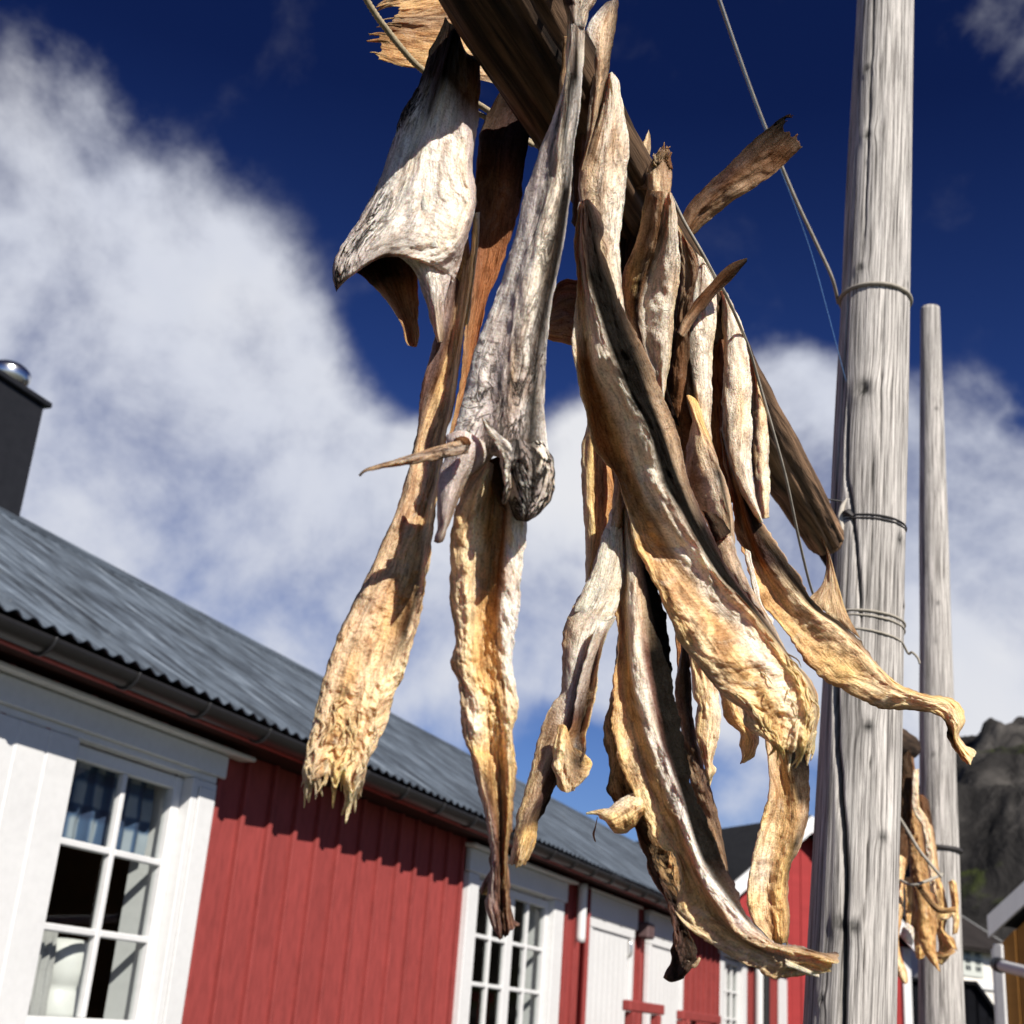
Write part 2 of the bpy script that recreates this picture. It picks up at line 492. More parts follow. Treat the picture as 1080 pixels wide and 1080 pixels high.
SEED = [0]
def strip(rails, hd, off, cols, T=10, belly=0, crack=0, amp=1.6, crumple=0, rag=0, fringe=0, edge=1.0, res=1.9, along=0, seed=None):
    """a dried strip of fish lofted over rails (left to right); off = mm towards the viewer, T = thickness in mm"""
    SEED[0] += 1
    sd = (seed if seed is not None else SEED[0])*7.31
    rnd = random.Random(int(sd*100))
    mb = MB()
    nr = len(rails)
    fs = [spline_sampler([(x, y, 0) for x, y in r]) for r in rails]
    length = max(f.length for f in fs)
    width = max((fs[0](t)-fs[-1](t)).length for t in (.15, .35, .5, .65, .85))
    NV = max(8, int(length/res)); NU = max(8, int(width/res))
    if isinstance(cols, str): cols = [(0, stops(cols))]
    else: cols = [(t, stops(s)) for t, s in cols]
    mpp = (interp(hd, .5)/math.cos(.35))/FPX
    front, back, uv, cl = [], [], [], []
    for i in range(NV+1):
        t = i/NV
        H = interp(hd, t)
        row_f, row_b = [], []
        for j in range(NU+1):
            x = j/NU
            u = x*(nr-1)
            tt = t
            if rag:
                k = noise.noise(Vector((x*width*mpp*90, sd, 3.3))) + .6*noise.noise(Vector((x*width*mpp*260, sd, 8.1)))
                tt = t + rag*k*max(0, (t-.75)/.25)**1.5
            k = min(int(u), nr-2); fr = u-k
            ps = [fs[min(max(q, 0), nr-1)](tt) for q in (k-1, k, k+1, k+2)]
            p = cr(ps[0], ps[1], ps[2], ps[3], fr)
            os_ = [interp(off[min(max(q, 0), nr-1)], t) for q in (k-1, k, k+1, k+2)]
            o = cr(os_[0], os_[1], os_[2], os_[3], fr)
            um, vm = x*width*mpp, t*length*mpp
            # ragged outline
            e = max(0, 1-min(x, 1-x)*width/7)
            if e > 0 and edge:
                sgn = -1 if x < .5 else 1
                w = noise.noise(Vector((vm*55, sd, sgn*4.0))) + .8*noise.noise(Vector((vm*170, sd, sgn*9.0))) + .35*noise.noise(Vector((vm*390, sd, sgn*13.0)))
                dirv = (fs[-1](t)-fs[0](t)); 
                if dirv.length > 0: p = p + dirv.normalized()*(e*edge*w*1.5*sgn)
            a = 2*x-1
            s8 = math.sqrt(max(0, 1-abs(a)**6)); s2 = math.sqrt(max(0, 1-a*a))
            te = min(1, .35 + t*length/14, .35 + (1-t)*length/14)
            n1 = noise.fractal(Vector((um*95, vm*20, sd)), 1.0, 2.0, 4)
            n2 = noise.fractal(Vector((um*190+5, vm*62, sd+3)), 1.0, 2.0, 3)
            n5 = 1-abs(noise.noise(Vector((um*150+9+n1*1.5, vm*34, sd+5))))*2.4
            dsp = amp*(n1*1.3 + n2*1.25 + n5*.36)
            if crumple:
                cv = interp(crumple, t)
                if cv:
                    n3 = noise.fractal(Vector((um*150, vm*95, sd+9)), .8, 2.1, 6)
                    n4 = noise.ridged_multi_fractal(Vector((um*300+n3*.6, vm*190, sd+12)), .85, 2.1, 5, 1.0, 2.0)
                    n6 = noise.fractal(Vector((um*48, vm*30, sd+15)), 1.0, 2.1, 3)
                    dsp += cv*(n6*.9 + n3*1.0 + (n4-1.2)*.30)
            dsp *= te
            v = ray(p.x, p.y)
            base = CAM + v*(H/math.hypot(v.x, v.y))
            row_f.append(base - v*((o + T*.5*s8*te + dsp)*.001))
            row_b.append(base - v*((o - T*.5*s8*te - belly*s2*te + dsp*.6)*.001))
            uv.append((um + sd*.37, vm + sd*.11))
            wq = noise.fractal(Vector((um*70, vm*17, sd+21)), 1.0, 2.0, 4)
            wq2 = noise.noise(Vector((um*30, vm*30, sd+40)))
            c = colour_at(cols, u + wq*.10*(nr-1)/3, t + wq2*.03)
            ck = interp(crack, t) if not callable(crack) else crack(u, t)
            cl.append((c.x, c.y, c.z, ck))
        front.append(row_f); back.append(row_b)
    vs = [p for r in front for p in r] + [p for r in back for p in r]
    nf = (NV+1)*(NU+1)
    W = NU+1
    fc = []
    for i in range(NV):
        for j in range(NU):
            a = i*W+j
            fc.append((a, a+W, a+W+1, a+1))
            fc.append((nf+a, nf+a+1, nf+a+W+1, nf+a+W))
    for i in range(NV):
        a = i*W; fc.append((a, nf+a, nf+a+W, a+W))
        a = i*W+NU; fc.append((a, a+W, nf+a+W, nf+a))
    for j in range(NU):
        a = j; fc.append((a, a+1, nf+a+1, nf+a))
        a = NV*W+j; fc.append((a, nf+a, nf+a+1, a+1))
    mb.add(vs, fc, uv+uv, cl+cl, True)
    # torn strands at the end
    for q in range(int(fringe*1.5)):
        x = rnd.uniform(.04, .96); j = int(x*NU)
        p0 = front[NV-2][j].lerp(back[NV-2][j], rnd.uniform(.1, .9))
        dv = (front[NV][j]-front[max(0, NV-10)][j]).normalized()
        sv = (front[NV][NU]-front[NV][0]).normalized()
        ln = rnd.uniform(.003, .013); w = rnd.uniform(.0004, .0013)
        b1 = sv*rnd.uniform(-.5, .5) + ray(540, 540)*rnd.uniform(-.4, .4)
        b2 = b1*rnd.uniform(-1, 2) + Vector((0, 0, -.3))
        pts = [p0-dv*.006, p0, p0+(dv+b1*.6)*ln*.5, p0+(dv+b1*.4+b2*.6)*ln]
        c = cl[NV*W+j]
        tube(mb, pts, [w*1.5, w*1.4, w, w*.35], 6, 8, rough=.5, col=(c[0], c[1], c[2], 0), seed=rnd.random()*9)
    # loose fibres lying over crumpled flesh
    if fringe >= 12:
        for q in range(int(fringe*2)):
            x = rnd.uniform(.1, .9); tq = rnd.uniform(.84, .985)
            i = int(tq*NV); j = int(x*NU)
            p0 = front[i][j]
            dv = (front[min(i+6, NV)][j]-p0).normalized()
            vv = (p0-CAM).normalized()
            ln = rnd.uniform(.004, .011); w = rnd.uniform(.0003, .0009)
            sv = (front[i][NU]-front[i][0]).normalized()*rnd.uniform(-.8, .8)
            pts = [p0+vv*.002, p0-vv*.001, p0+(dv+sv)*ln*.5-vv*.0025, p0+(dv+sv*.3)*ln-vv*rnd.uniform(-.001, .005)]
            c = cl[i*W+j]
            tube(mb, pts, [w*1.6, w*1.3, w, w*.4], 6, 7, rough=.5, col=(c[0], c[1], c[2], 0), seed=rnd.random()*9)
    return mb

def neck(pts, w, hd, cols='B0 G1 B2', T=12):
    """upper part of a fish, running up behind its neighbours to the pole"""
    rails = [[(x + k*w, y + k*w*.25) for x, y in pts] for k in (-.5, 0, .5)]
    return strip(rails, hd, [0, 4, 0], cols, T=T, amp=1.5, res=3.2)

def spike(pts, rad, hd, key, nseg=10, rough=.25):
    mb = MB()
    w = [at(x, y, interp(hd, i/(len(pts)-1))) for i, (x, y) in enumerate(pts)]
    tube(mb, w, [r*.001 for r in rad], nseg, max(30, len(pts)*14), rough=rough, col=(*PAL[key], .2), seed=pts[0][0])
    return mb

FISH_GROUP = 'stockfish drying on the near pole'
def fish(label, parts, ref, group=FISH_GROUP, mat=None):
    """parts: [(part_name, MB), ...]; a single entry becomes one top-level mesh"""
    m = mat or M_FISH
    if len(parts) == 1:
        o = parts[0][1].build('dried_fish', m)
        return tag(o, label, 'dried fish', group)
    r = tag(empty('dried_fish', at(*ref)), label, 'dried fish', group)
    for nm, mb in parts:
        mb.build(nm, m, r)
    return r

# ------------------------------------------------------------------ the bunch, fish by fish (points traced left to right)
F = fish
# A: white-skinned fish at the left
ckA = lambda u, t: max(0, 1.15 - u*.75)*(1 if t > .12 else .6) + (.25 if u > 1 else 0)*0
A_body = strip([
    [(470,18),(455,50),(438,95),(423,122),(410,165),(398,195),(385,220),(370,245),(356,265),(350,285),(354,308)],
    [(474,24),(462,70),(448,115),(435,155),(424,190),(410,220),(394,248),(380,268),(370,292)],
    [(482,30),(472,80),(462,125),(452,170),(446,205),(437,230),(425,250),(412,263),(404,272)],
    [(492,55),(494,100),(492,135),(489,175),(491,215),(485,240),(474,260),(458,272),(442,276)],
    [(508,60),(506,100),(504,130),(498,175),(503,200),(501,220),(494,248),(486,276),(478,298)]],
    [.705, .70, .70], [-6, 4, 12, 13, -6],
    [(0, 'K0 K1 K1.6 K2.3 D3 B4'), (.2, 'K0 D.5 V1 K1.7 D2.4 B3 B4'), (.33, 'D0 W.7 D1.3 H2 P3 P4'), (.4, 'P0 W.6 H1.2 W2 H3 P3.3 P4'), (.8, 'P0 W.8 W2 H3 P3.4 P4'), (1, 'D0 P1 D2 W3 P4')],  # pole's shadow on the top and shaded right rim put into these colours
    T=20, belly=8, crack=ckA, amp=2.2, crumple=[(0, .4), (.8, .8), (1, 2.6)], edge=1.2)
A_leg = strip([
    [(410,266),(426,275),(440,291),(449,318),(456,345),(461,361)],
    [(440,255),(450,275),(456,300),(460,325),(462,345),(464,361)],
    [(482,262),(477,285),(471,305),(469,330),(469,350),(467,362)]],
    .698, [0, 8, -2], [(0, 'W0 H1 P2'), (.5, 'P0 W1 P2'), (1, 'G0 S1 B2')], T=9, crack=.25, amp=1.0)
A_jaw = strip([
    [(370,284),(388,297),(411,322),(424,345),(428,362),(435,366)],
    [(398,264),(412,295),(424,325),(432,345),(434,358),(437,366)],
    [(440,262),(441,310),(441,340),(442,355),(440,366)]],
    .712, [0, -6, -2], [(0, 'K0 K1 K2'), (.28, 'D0 K1 B2'), (.42, 'S0 B.6 R2'), (1, 'O0 R1 O2')], T=5, amp=1.6, crumple=[(0, 2.2), (.4, .3), (1, .3)])
A_fin = strip([
    [(441,190),(443,215),(446,240),(448,258)],
    [(444,191),(452,215),(459,240),(465,263)]], .684, [0, 2], 'D0 W.6 S1', T=3, amp=.4, edge=.3)
F('white skinned dried fish at the upper left, its cut collar hooked towards the sky',
  [('body', A_body), ('collar_flap', A_leg), ('jaw_flap', A_jaw), ('fin', A_fin)], (478, 30, .70))

# A2: long gold-brown half hanging lowest on the left
A2 = strip([
    [(478,275),(465,330),(455,370),(445,410),(437,470),(420,530),(395,590),(371,640),(354,675),(341,714),(332,752),(323,790),(319,826)],
    [(487,275),(477,350),(470,380),(454,425),(441,467),(425,530),(402,590),(381,640),(364,680),(351,720),(342,760),(334,800),(332,832)],
    [(494,272),(485,350),(476,400),(464,450),(450,500),(436,550),(419,600),(405,640),(389,690),(376,730),(367,770),(358,805),(355,836)],
    [(499,265),(490,330),(480,380),(474,425),(466,460),(460,500),(450,545),(442,590),(432,640),(416,690),(399,740),(388,780),(377,810),(371,836)],
    [(503,240),(498,290),(492,330),(485,380),(479,425),(470,460),(465,500),(459,545),(454,590),(446,640),(437,673),(426,712),(415,736),(406,766),(398,784),(387,807),(383,830)]],
    [.716, .672, .650], [[(0,-8),(.65,-9),(.85,-4),(1,0)], [(0,-7),(.65,-7),(.85,-3),(1,3)], [(0,-6),(.65,-5),(.85,0),(1,4)], [(0,-1),(.65,-4),(.85,2),(1,3)], [(0,10),(.65,10),(.85,0),(1,-6)]],
    [(0, 'P0 V.7 S1.5 C2.5 C4'), (.22, 'M0 V.6 B.95 G1.1 G2 S3 C3.5 R4'), (.45, 'B0 V.4 S1 S2 G2.8 C3.4 O4'), (.68, 'D0 S.4 S1 S1.6 G2.3 B2.9 K3.2 S3.5 S4'), (.78, 'D0 S.5 S1 G1.5 S2 C2.9 C3.4 C4'), (1, 'C0 S1 Y2 C3 S3.6 T4')],
    T=9, belly=6, amp=1.6, crumple=[(0, .3), (.4, 1.2), (.72, 2.2), (.9, 4), (1, 4)], rag=.035, fringe=16, edge=1.4, res=1.35)
A2_flap = strip([
    [(497,262),(494,290),(490,315),(487,345)], [(500,228),(503,250),(500,280),(492,345)], [(506,224),(505,255),(504,262),(494,345)]],
    .712, [0, 4, 0], 'C0 Y1 H2', T=3, amp=.6, rag=.1)
F('long golden brown dried fish before the eaves, its lower end a torn mass of fibres',
  [('body', A2), ('skin_flap', A2_flap), ('upper_body', neck([(488,80),(482,150),(482,220),(487,275),(486,300)], 20, [.735, .735, .72], 'T0 G1 T2', 8))], (490, 275, .72))

# B: reddish fish between the two white ones
B_ = strip([
    [(540,84),(520,108),(506,140),(503,170),(500,220),(497,260),(494,310),(488,370),(482,420),(472,462)],
    [(556,92),(540,115),(530,145),(527,180),(520,240),(510,300),(500,360),(492,410),(479,462)],
    [(575,100),(566,125),(557,150),(552,190),(545,230),(530,280),(514,318),(506,355),(501,385),(493,430),(485,466)]],
    [.775, .78, .765], [4, -5, -2], [(0, 'K0 K1 K2'), (.18, 'D0 V1 K2'), (.3, 'B0 B.8 R1.2 V2'), (.5, 'V0 R1 R2'), (1, 'O0 R1 R2')], T=8, amp=1.6, crumple=.3)  # top coloured near black for the full shadow it hangs in
F('reddish brown dried fish in the shade between the two white skinned ones', [('body', B_)][:1], (530, 125, .8))

# C: long pinkish white fish in the middle with a gnarled end
ckC = lambda u, t: (.10 if u < .9 else .55) if t < .75 else .6
C_body = strip([
    [(598,22),(597,45),(596,80),(585,118),(572,150),(560,185),(553,205),(547,235),(538,265),(527,300),(512,340),(500,370),(492,400),(486,428),(480,450),(470,470)],
    [(600,22),(600,42),(598,75),(590,118),(583,150),(576,185),(568,220),(558,255),(548,290),(540,325),(533,360),(525,400),(517,440),(502,476)],
    [(603,20),(603,40),(600,62),(597,90),(595,118),(590,150),(586,180),(578,215),(568,248),(560,282),(552,320),(545,360),(540,400),(536,440),(532,484)],
    [(608,20),(608,45),(607,75),(604,105),(601,130),(598,165),(596,195),(590,230),(583,270),(575,310),(569,345),(564,380),(560,420),(558,450),(556,488)],
    [(616,20),(617,45),(615,75),(613,95),(611,120),(606,150),(603,190),(600,220),(595,255),(587,295),(581,330),(577,370),(574,420),(576,450),(580,484)]],
    [.625, .635, .64], [-9, 1, 10, 6, -7],
    [(0, 'H0 W2 Q3 H4'), (.07, 'H0 W1.5 Q2.4 K3 H3.8 H4'), (.14, 'W0 H1.8 K2.5 K3.2 W3.9 W4'), (.24, 'P0 P1 H1.7 K2.5 W3.1 K3.7 W4'), (.4, 'P0 P.8 Q1.2 H1.9 H2.4 K2.9 K3.5 W4'), (.6, 'P0 W.7 P1.2 W1.9 H2.4 D2.8 K3.4 W4'), (.8, 'W0 P.9 P1.3 T2 W2.5 K3.1 W4'), (1, 'W0 P.9 Q1.5 P2.2 K3 W4')],
    T=16, belly=14, crack=ckC, amp=1.8, crumple=[(0, .3), (.6, .5), (1, 1.5)], edge=.8)
C_top = strip([
    [(586,-30),(591,-6),(596,10),(597,26)], [(600,-30),(602,-5),(604,10),(603,27)], [(616,-30),(614,-4),(611,10),(610,28)], [(634,-30),(629,0),(621,14),(617,29)]],
    .622, [-4, 6, 6, -4], [(0, 'Q0 D1 W2 Q3'), (.6, 'D0 V1 H2 S3'), (1, 'H0 D1.2 W2 H3')], T=14, amp=2.2, crumple=[(0, 2), (.7, 2), (1, .5)], crack=.7)
C_knob = strip([
    [(530,458),(524,466),(528,480),(534,505),(537,530),(546,549)],
    [(540,456),(541,468),(544,490),(548,515),(550,535),(552,550)],
    [(556,456),(560,468),(566,492),(566,518),(562,536),(557,550)],
    [(564,458),(578,470),(584,488),(585,508),(579,528),(563,546)]],
    .628, [[(0,-22),(.3,-4),(1,-4)], [(0,-16),(.3,10),(1,10)], [(0,-16),(.3,9),(1,9)], [(0,-22),(.3,-4),(1,-4)]], [(0, 'Q0 P.6 K1.2 Q1.6 K2 W2.5 W3'), (.35, 'K0 W.7 K1.2 Q1.5 K1.9 H2.4 W3'), (.6, 'K0 H.6 D1 W1.4 K1.7 Q2.1 H3'), (.85, 'K0 Q.6 W1 K1.3 P2 W2.4 S3'), (1, 'K0 D1 K2 B3')],
    T=22, belly=10, crack=1.25, amp=2.5, crumple=[(0, 1.2), (.4, 3.4), (1, 3)], edge=1.4)
C_flap = strip([
    [(471,458),(469,484),(463,500),(461,528),(461,555),(457,571)],
    [(492,455),(488,480),(478,510),(472,535),(468,558),(462,573)],
    [(524,476),(508,494),(493,508),(482,534),(474,552),(468,571)]],
    .632, [-2, 7, -5], [(0, 'P0 P1 W2'), (.5, 'P0 P1 T2'), (.93, 'P0 P1 T2'), (1, 'B0 B2')], T=9, crack=.1, amp=.9)
C_under = strip([
    [(512,486),(516,505),(523,525),(533,540),(540,548)],
    [(530,480),(532,505),(538,528),(545,545),(548,552)]], .645, [-4, -8], 'B0 K1', T=8, amp=2, crumple=1.5)
C_ray = strip([[(494,463),(470,468),(440,477),(415,485),(396,491),(384,495),(378,501)], [(494,470),(470,475),(440,483),(415,489),(396,493.5),(385,496.5),(379,502)], [(494,478),(470,483),(440,489),(415,493),(397,496),(386,498),(380,503)]], [.612, .60, .595], [0, 2, 0], [(0, 'T0 S.6 Q1 T2'), (.5, 'T0 Q.7 S1.2 T2'), (.85, 'T0 S1 T2'), (1, 'D0 K2')], T=3, amp=2.4, edge=.4, res=1.1, crack=.6)
C_joint = spike([(493,464),(488,469),(483,475)], [2.6, 4.2, 2.4], .612, 'B', rough=.6)
C_cord = strip([[(507,440),(510,455),(519,466),(525,478),(528,495),(530,515),(529,531)], [(509,440),(516,454),(526,468),(532,482),(534,498),(534,517),(531,532)], [(511,441),(524,456),(536,466),(540,482),(540,500),(537,517),(533,532)]], [.618, .612, .616], [0, 3, 0], [(0, 'S0 W1 Q2'), (.4, 'W0 H.8 Q1.4 W2'), (.8, 'S0 W1 T2'), (1, 'T0 B2')], T=5, amp=2.2, crumple=2.6, crack=.9, edge=2, res=1.2)
F('long pinkish white dried fish with black streaked back and gnarled grey collar',
  [('body', C_body), ('tail', C_top), ('collar', C_knob), ('belly_flap', C_flap), ('inner_flap', C_under), ('fin_ray', C_ray), ('ray_joint', C_joint), ('skin_strand', C_cord)], (606, 20, .63))

# D: narrow yellow fish under C
D_ = strip([
    [(512,485),(495,504),(486,522),(479,544),(475,567),(474,598),(475,637),(480,674),(475,700),(483,718),(485,748),(489,778),(497,800),(504,833),(513,870),(516,896),(517,918),(512,950),(515,966),(520,980)],
    [(518,488),(505,530),(498,560),(494,600),(492,640),(493,680),(493,710),(500,740),(500,775),(506,805),(513,840),(520,875),(523,905),(522,940),(524,968),(527,989)],
    [(525,492),(522,545),(518,580),(515,620),(512,660),(513,695),(519,735),(521,765),(523,800),(526,835),(528,870),(528,905),(529,945),(530,970),(531,990)],
    [(541,505),(538,560),(535,600),(530,640),(530,690),(533,730),(536,770),(535,800),(536,840),(534,880),(533,920),(535,955),(538,983)],
    [(557,530),(556,560),(551,598),(547,648),(542,681),(541,704),(546,737),(546,755),(541,772),(543,800),(545,818),(541,855),(539,881),(536,900),(537,930),(541,966),(549,974)]],
    [.650, .655, .665], [2, [(0,10),(.6,9),(1,6)], [(0,-9),(.36,-9),(.5,1),(.62,-4),(.75,1),(1,2)], [(0,4),(.6,5),(1,5)], -2],
    [(0, 'Y0 C1 G1.6 R2.6 C3.2 H4'), (.25, 'O0 C.8 C1.3 G1.8 R2.6 W3.2 W4'), (.42, 'O0 C.8 Y1.4 G2 G2.6 H3.2 W4'), (.54, 'S0 H1 Y2 C3 Y4'), (.6, 'M0 Y.8 G1.8 G2.6 C3 Y4'), (.68, 'M0 S.8 V1.1 G1.8 T2.6 Y3.2 M4'), (.8, 'M0 P.6 M1.2 B2 G3 B4'), (1, 'M0 M1 V2 M3 M4')],
    T=9, belly=5, amp=1.7, crumple=[(0, 1.0), (.3, 2.2), (.55, 3.2), (.65, 1.6), (1, 2.2)], rag=.015, fringe=0, res=1.4, edge=1.5, crack=[(0, 0), (.6, .05), (.7, .35), (1, .4)])
D_tab = strip([[(520,915),(510,928),(506,940)], [(520,922),(513,935),(508,944)], [(522,940),(517,944),(508,944)]], .68, [0, 3, 0], 'M0 B1 Y2', T=5, amp=1.2, crumple=1)
F('narrow twisted dried fish with yellow flesh and dark wrinkled tip below the grey collar',
  [('body', D_), ('torn_flap', D_tab), ('upper_body', neck([(604,40),(598,100),(585,180),(570,270),(556,350),(545,430),(535,490),(532,515)], 18, [.66, .665, .655], 'T0 S1 T2', 8))], (530, 490, .67))

# E: cream fish with its split tail standing up against the sky
E_tail = strip([
    [(640,2),(630,12),(621,25),(619,38),(624,60),(624,90),(620,120),(618,150),(614,170),(611,182)],
    [(647,0),(642,14),(636,32),(634,55),(632,80),(629,108),(625,135),(619,160),(613,180)],
    [(652,0),(651,20),(649,35),(645,55),(642,75),(637,95),(632,115),(627,135),(621,155),(615,180)]],
    .705, [0, 6, 0], [(0, 'D0 Q1 V2'), (.12, 'W0 S1 D2'), (.4, 'W0 T.6 S1 D2'), (1, 'T0 S1 T2')], T=4, amp=1.5, rag=.0, crack=.3)
E_ = strip([
    [(641,78),(635,104),(628,132),(619,160),(611,180),(610,210),(613,245),(625,285),(637,325)],
    [(643,77),(640,110),(634,150),(627,190),(624,225),(630,265),(640,300),(648,340)],
    [(645,76),(649,110),(646,150),(641,190),(641,230),(645,265),(648,300),(654,340)],
    [(646,76),(653,86),(656,105),(660,125),(663,145),(662,175),(660,200),(656,235),(654,260),(656,300),(662,345)]],
    .715, [-4, 7, 9, -6], [(0, 'C0 H1 H3'), (.25, 'S0 S.7 H1.4 S2 H3'), (.6, 'M0 S.7 C1.2 T1.5 H2.2 H3'), (1, 'S0 C1 H3')], T=14, belly=6, amp=1.7, crack=.22)
E_dark = strip([
    [(614,30),(613,80),(609,130),(605,180),(603,235)], [(620,40),(619,90),(616,130),(611,180),(607,240)], [(627,45),(627,95),(624,140),(616,180),(612,240)]],
    .745, [0, 4, 0], [(0, 'R0 B2'), (.4, 'D0 B1 B2'), (1, 'K0 B2')], T=8, amp=2, crumple=1)  # filler strip, coloured dark for the shaded gap beside the white fish
F('cream dried fish with its grey tail standing up against the sky right of the pole', [('body', E_), ('tail_fin', E_tail), ('shade_filler', E_dark)], (630, 80, .71))

# tails sticking out behind
T_left = strip([
    [(560,-45),(500,-38),(452,-20),(425,-8),(408,-3)],
    [(550,0),(500,0),(460,5),(435,10),(414,12)],
    [(540,40),(500,35),(462,36),(435,34),(411,32)],
    [(530,90),(492,81),(455,75),(425,70),(398,62)]],
    .80, [0, 3, 1, 0], [(0, 'O0 S3'), (.5, 'C0 G.6 O1 T1.5 O2 G2.6 O3'), (1, 'T0 O1 T1.4 B2 O3')], T=2.5, amp=1.6, rag=.10, fringe=8, edge=.6)
F('fan shaped reddish fish tail sticking out behind the upper left white fish', [('tail', T_left)], (500, 0, .8))
T_mid = strip([
    [(630,300),(606,295),(596,294),(587,300),(580,317)],
    [(628,330),(606,328),(594,328),(578,334)],
    [(630,372),(606,366),(592,362),(577,358)]],
    .93, [0, 2, 0], [(0, 'B0 B2'), (1, 'B0 T1 O2')], T=3, amp=1.8, rag=.05)
F('small brown fish tail poking out left of the big black backed fish', [('tail', T_mid)], (620, 335, .93))
T_right = strip([
    [(712,245),(725,217),(745,196),(770,172),(795,148),(815,131),(830,121)],
    [(718,248),(732,224),(752,203),(776,181),(800,160),(818,146),(826,137)],
    [(724,250),(738,230),(760,210),(783,192),(805,174),(822,160),(834,149)],
    [(728,252),(744,236),(768,216),(797,197),(818,182),(834,166),(844,156)]],
    [.95, .93, .92], [0, 5, 4, 0], [(0, 'B0 T1 B2 T3'), (.5, 'D0 V.7 B1.4 T2 T3'), (.85, 'K0 D1 B2 B3'), (1, 'K0 K1 D2 D3')], T=4, amp=1.5, rag=.11, fringe=4, edge=.6)
F('stiff brown fish tail pointing up to the right across the blue sky', [('tail', T_right)], (718, 248, .95))

# F: big dark-backed fish in front
F_ = strip([
    [(610,214),(607,238),(605,262),(608,286),(609,308),(605,335),(603,359),(606,381),(611,411),(618,435),(625,470),(634,483),(649,500),(655,517),(664,550),(670,576),(679,595),(692,621),(705,650),(716,676),(737,703),(754,725),(767,738),(783,749),(786,766),(803,778)],
    [(612,213),(610,240),(609,265),(611,288),(613,312),(614,345),(617,385),(626,420),(636,455),(650,490),(662,520),(676,555),(692,590),(710,625),(728,655),(750,690),(775,720),(798,745),(812,768),(820,788)],
    [(614,212),(613,240),(613,265),(616,290),(619,310),(624,340),(632,387),(649,420),(664,459),(673,494),(690,530),(701,550),(720,580),(738,606),(747,626),(762,643),(783,663),(805,690),(825,715),(838,750),(836,794)],
    [(616,211),(616,235),(618,265),(621,291),(629,321),(645,370),(659,404),(672,430),(687,463),(696,498),(702,515),(717,541),(732,567),(751,598),(762,613),(786,637),(805,662),(825,690),(845,718),(854,752),(848,790)],
    [(619,210),(624,230),(627,255),(634,285),(645,315),(655,350),(671,387),(686,426),(701,463),(712,498),(720,520),(731,545),(743,567),(758,592),(770,612),(792,640),(811,664),(832,692),(853,720),(861,750),(856,780)],
    [(624,212),(633,228),(637,243),(633,260),(641,276),(650,302),(657,324),(668,347),(684,378),(700,418),(711,444),(719,474),(723,498),(728,513),(739,539),(750,561),(761,587),(777,613),(794,636),(815,664),(837,697),(858,722),(864,752),(861,772)]],
    [(0,.688),(.26,.708),(.45,.77),(.6,.795),(1,.80)], [[(0,3),(.45,3),(.62,10),(1,10)], [(0,-12),(.42,-10),(.6,3),(.7,15),(1,12)], [(0,4),(.5,7),(.66,6),(1,12)], [(0,10),(.5,11),(.7,13),(1,7)], [(0,6),(.5,3),(.7,0),(1,0)], [(0,-9),(1,-16)]],
    [(0, 'P0 P1 M2 V3 K4 V5'), (.12, 'C0 C1 P2 D2.6 K3.1 K4 D5'), (.2, 'H0 C1.2 H2 H2.7 K3.05 K4 D5'), (.27, 'H0 O.4 R1 R1.3 H1.8 H2.7 K3.05 K4.2 T5'), (.42, 'C0 R.5 R1 O1.5 H1.9 H2.7 K3.05 K4 S4.3 T5'), (.6, 'Y0 G.6 O1 T1.6 H1.9 H2.8 K3.15 K4 K4.4 V5'), (.74, 'S0 Y.6 C1 G1.6 H2 C2.8 K3.1 K4.2 V5'), (.86, 'S0 C.8 Y1.4 H2 Y2.6 C3.3 D4 S5'), (1, 'S0 Y1 C2 Y3 C4 Y5')],
    T=13, belly=8, amp=1.9, crumple=[(0, .3), (.6, .5), (.8, .9), (.92, 3.0), (1, 3.4)], rag=.02, fringe=14, crack=[(0, .25), (.5, .1), (1, 0)], res=1.35)
F('largest dried fish, black backed and curving right into a fluffy yellow end', [('body', F_)], (616, 212, .8))

# G: fish tied by its tail with string
G_body = strip([
    [(682,200),(677,225),(672,250),(665,268),(657,287),(656,305),(660,330),(668,355),(680,385),(692,410)],
    [(692,201),(690,235),(684,262),(673,300),(670,330),(675,355),(684,385),(694,412)],
    [(703,202),(701,231),(694,268),(684,301),(679,333),(683,365),(692,395),(697,415)],
    [(707,203),(708,240),(705,280),(701,320),(698,360),(698,395),(699,418)],
    [(709,204),(715,235),(716,261),(717,290),(714,310),(711,333),(710,356),(704,396),(700,422)]],
    [.80, .84, .87], [-5, 7, 5, 8, -6], [(0, 'S0 T1 B1.5 C2 S3 S4'), (.25, 'C0 B.7 S1 B1.5 S2 H3 H4'), (.45, 'Y0 Y.5 K1 B1.6 H2.1 H3 C4'), (1, 'C0 V1 H2 H3 C4')], T=14, belly=6, amp=2.0, crack=.3)
G_tail = strip([
    [(683,204),(682,190),(684,180),(687,174)], [(690,204),(690,188),(691,178),(693,170)], [(698,204),(699,186),(699,174),(700,163)], [(707,205),(709,192),(709,182),(706,171)]],
    .80, [0, 5, 5, 0], [(0, 'S0 C1 S2 T3'), (1, 'S0 T1 B2 B3')], T=6, amp=2.2, rag=.25, fringe=16)
G_tail2 = strip([
    [(660,135),(661,160),(664,186),(668,200)], [(666,140),(672,160),(678,180),(684,200)], [(668,138),(680,160),(689,176),(695,198)]],
    .815, [0, 3, 0], [(0, 'M0 B1 T2'), (1, 'V0 T1 S2')], T=6, amp=2)
G_fin = strip([[(674,166),(676,155),(680,147),(684,137)], [(684,170),(686,158),(686,148),(685,137)]], .82, [0, 0], 'C0 T1', T=2.5, amp=.6)
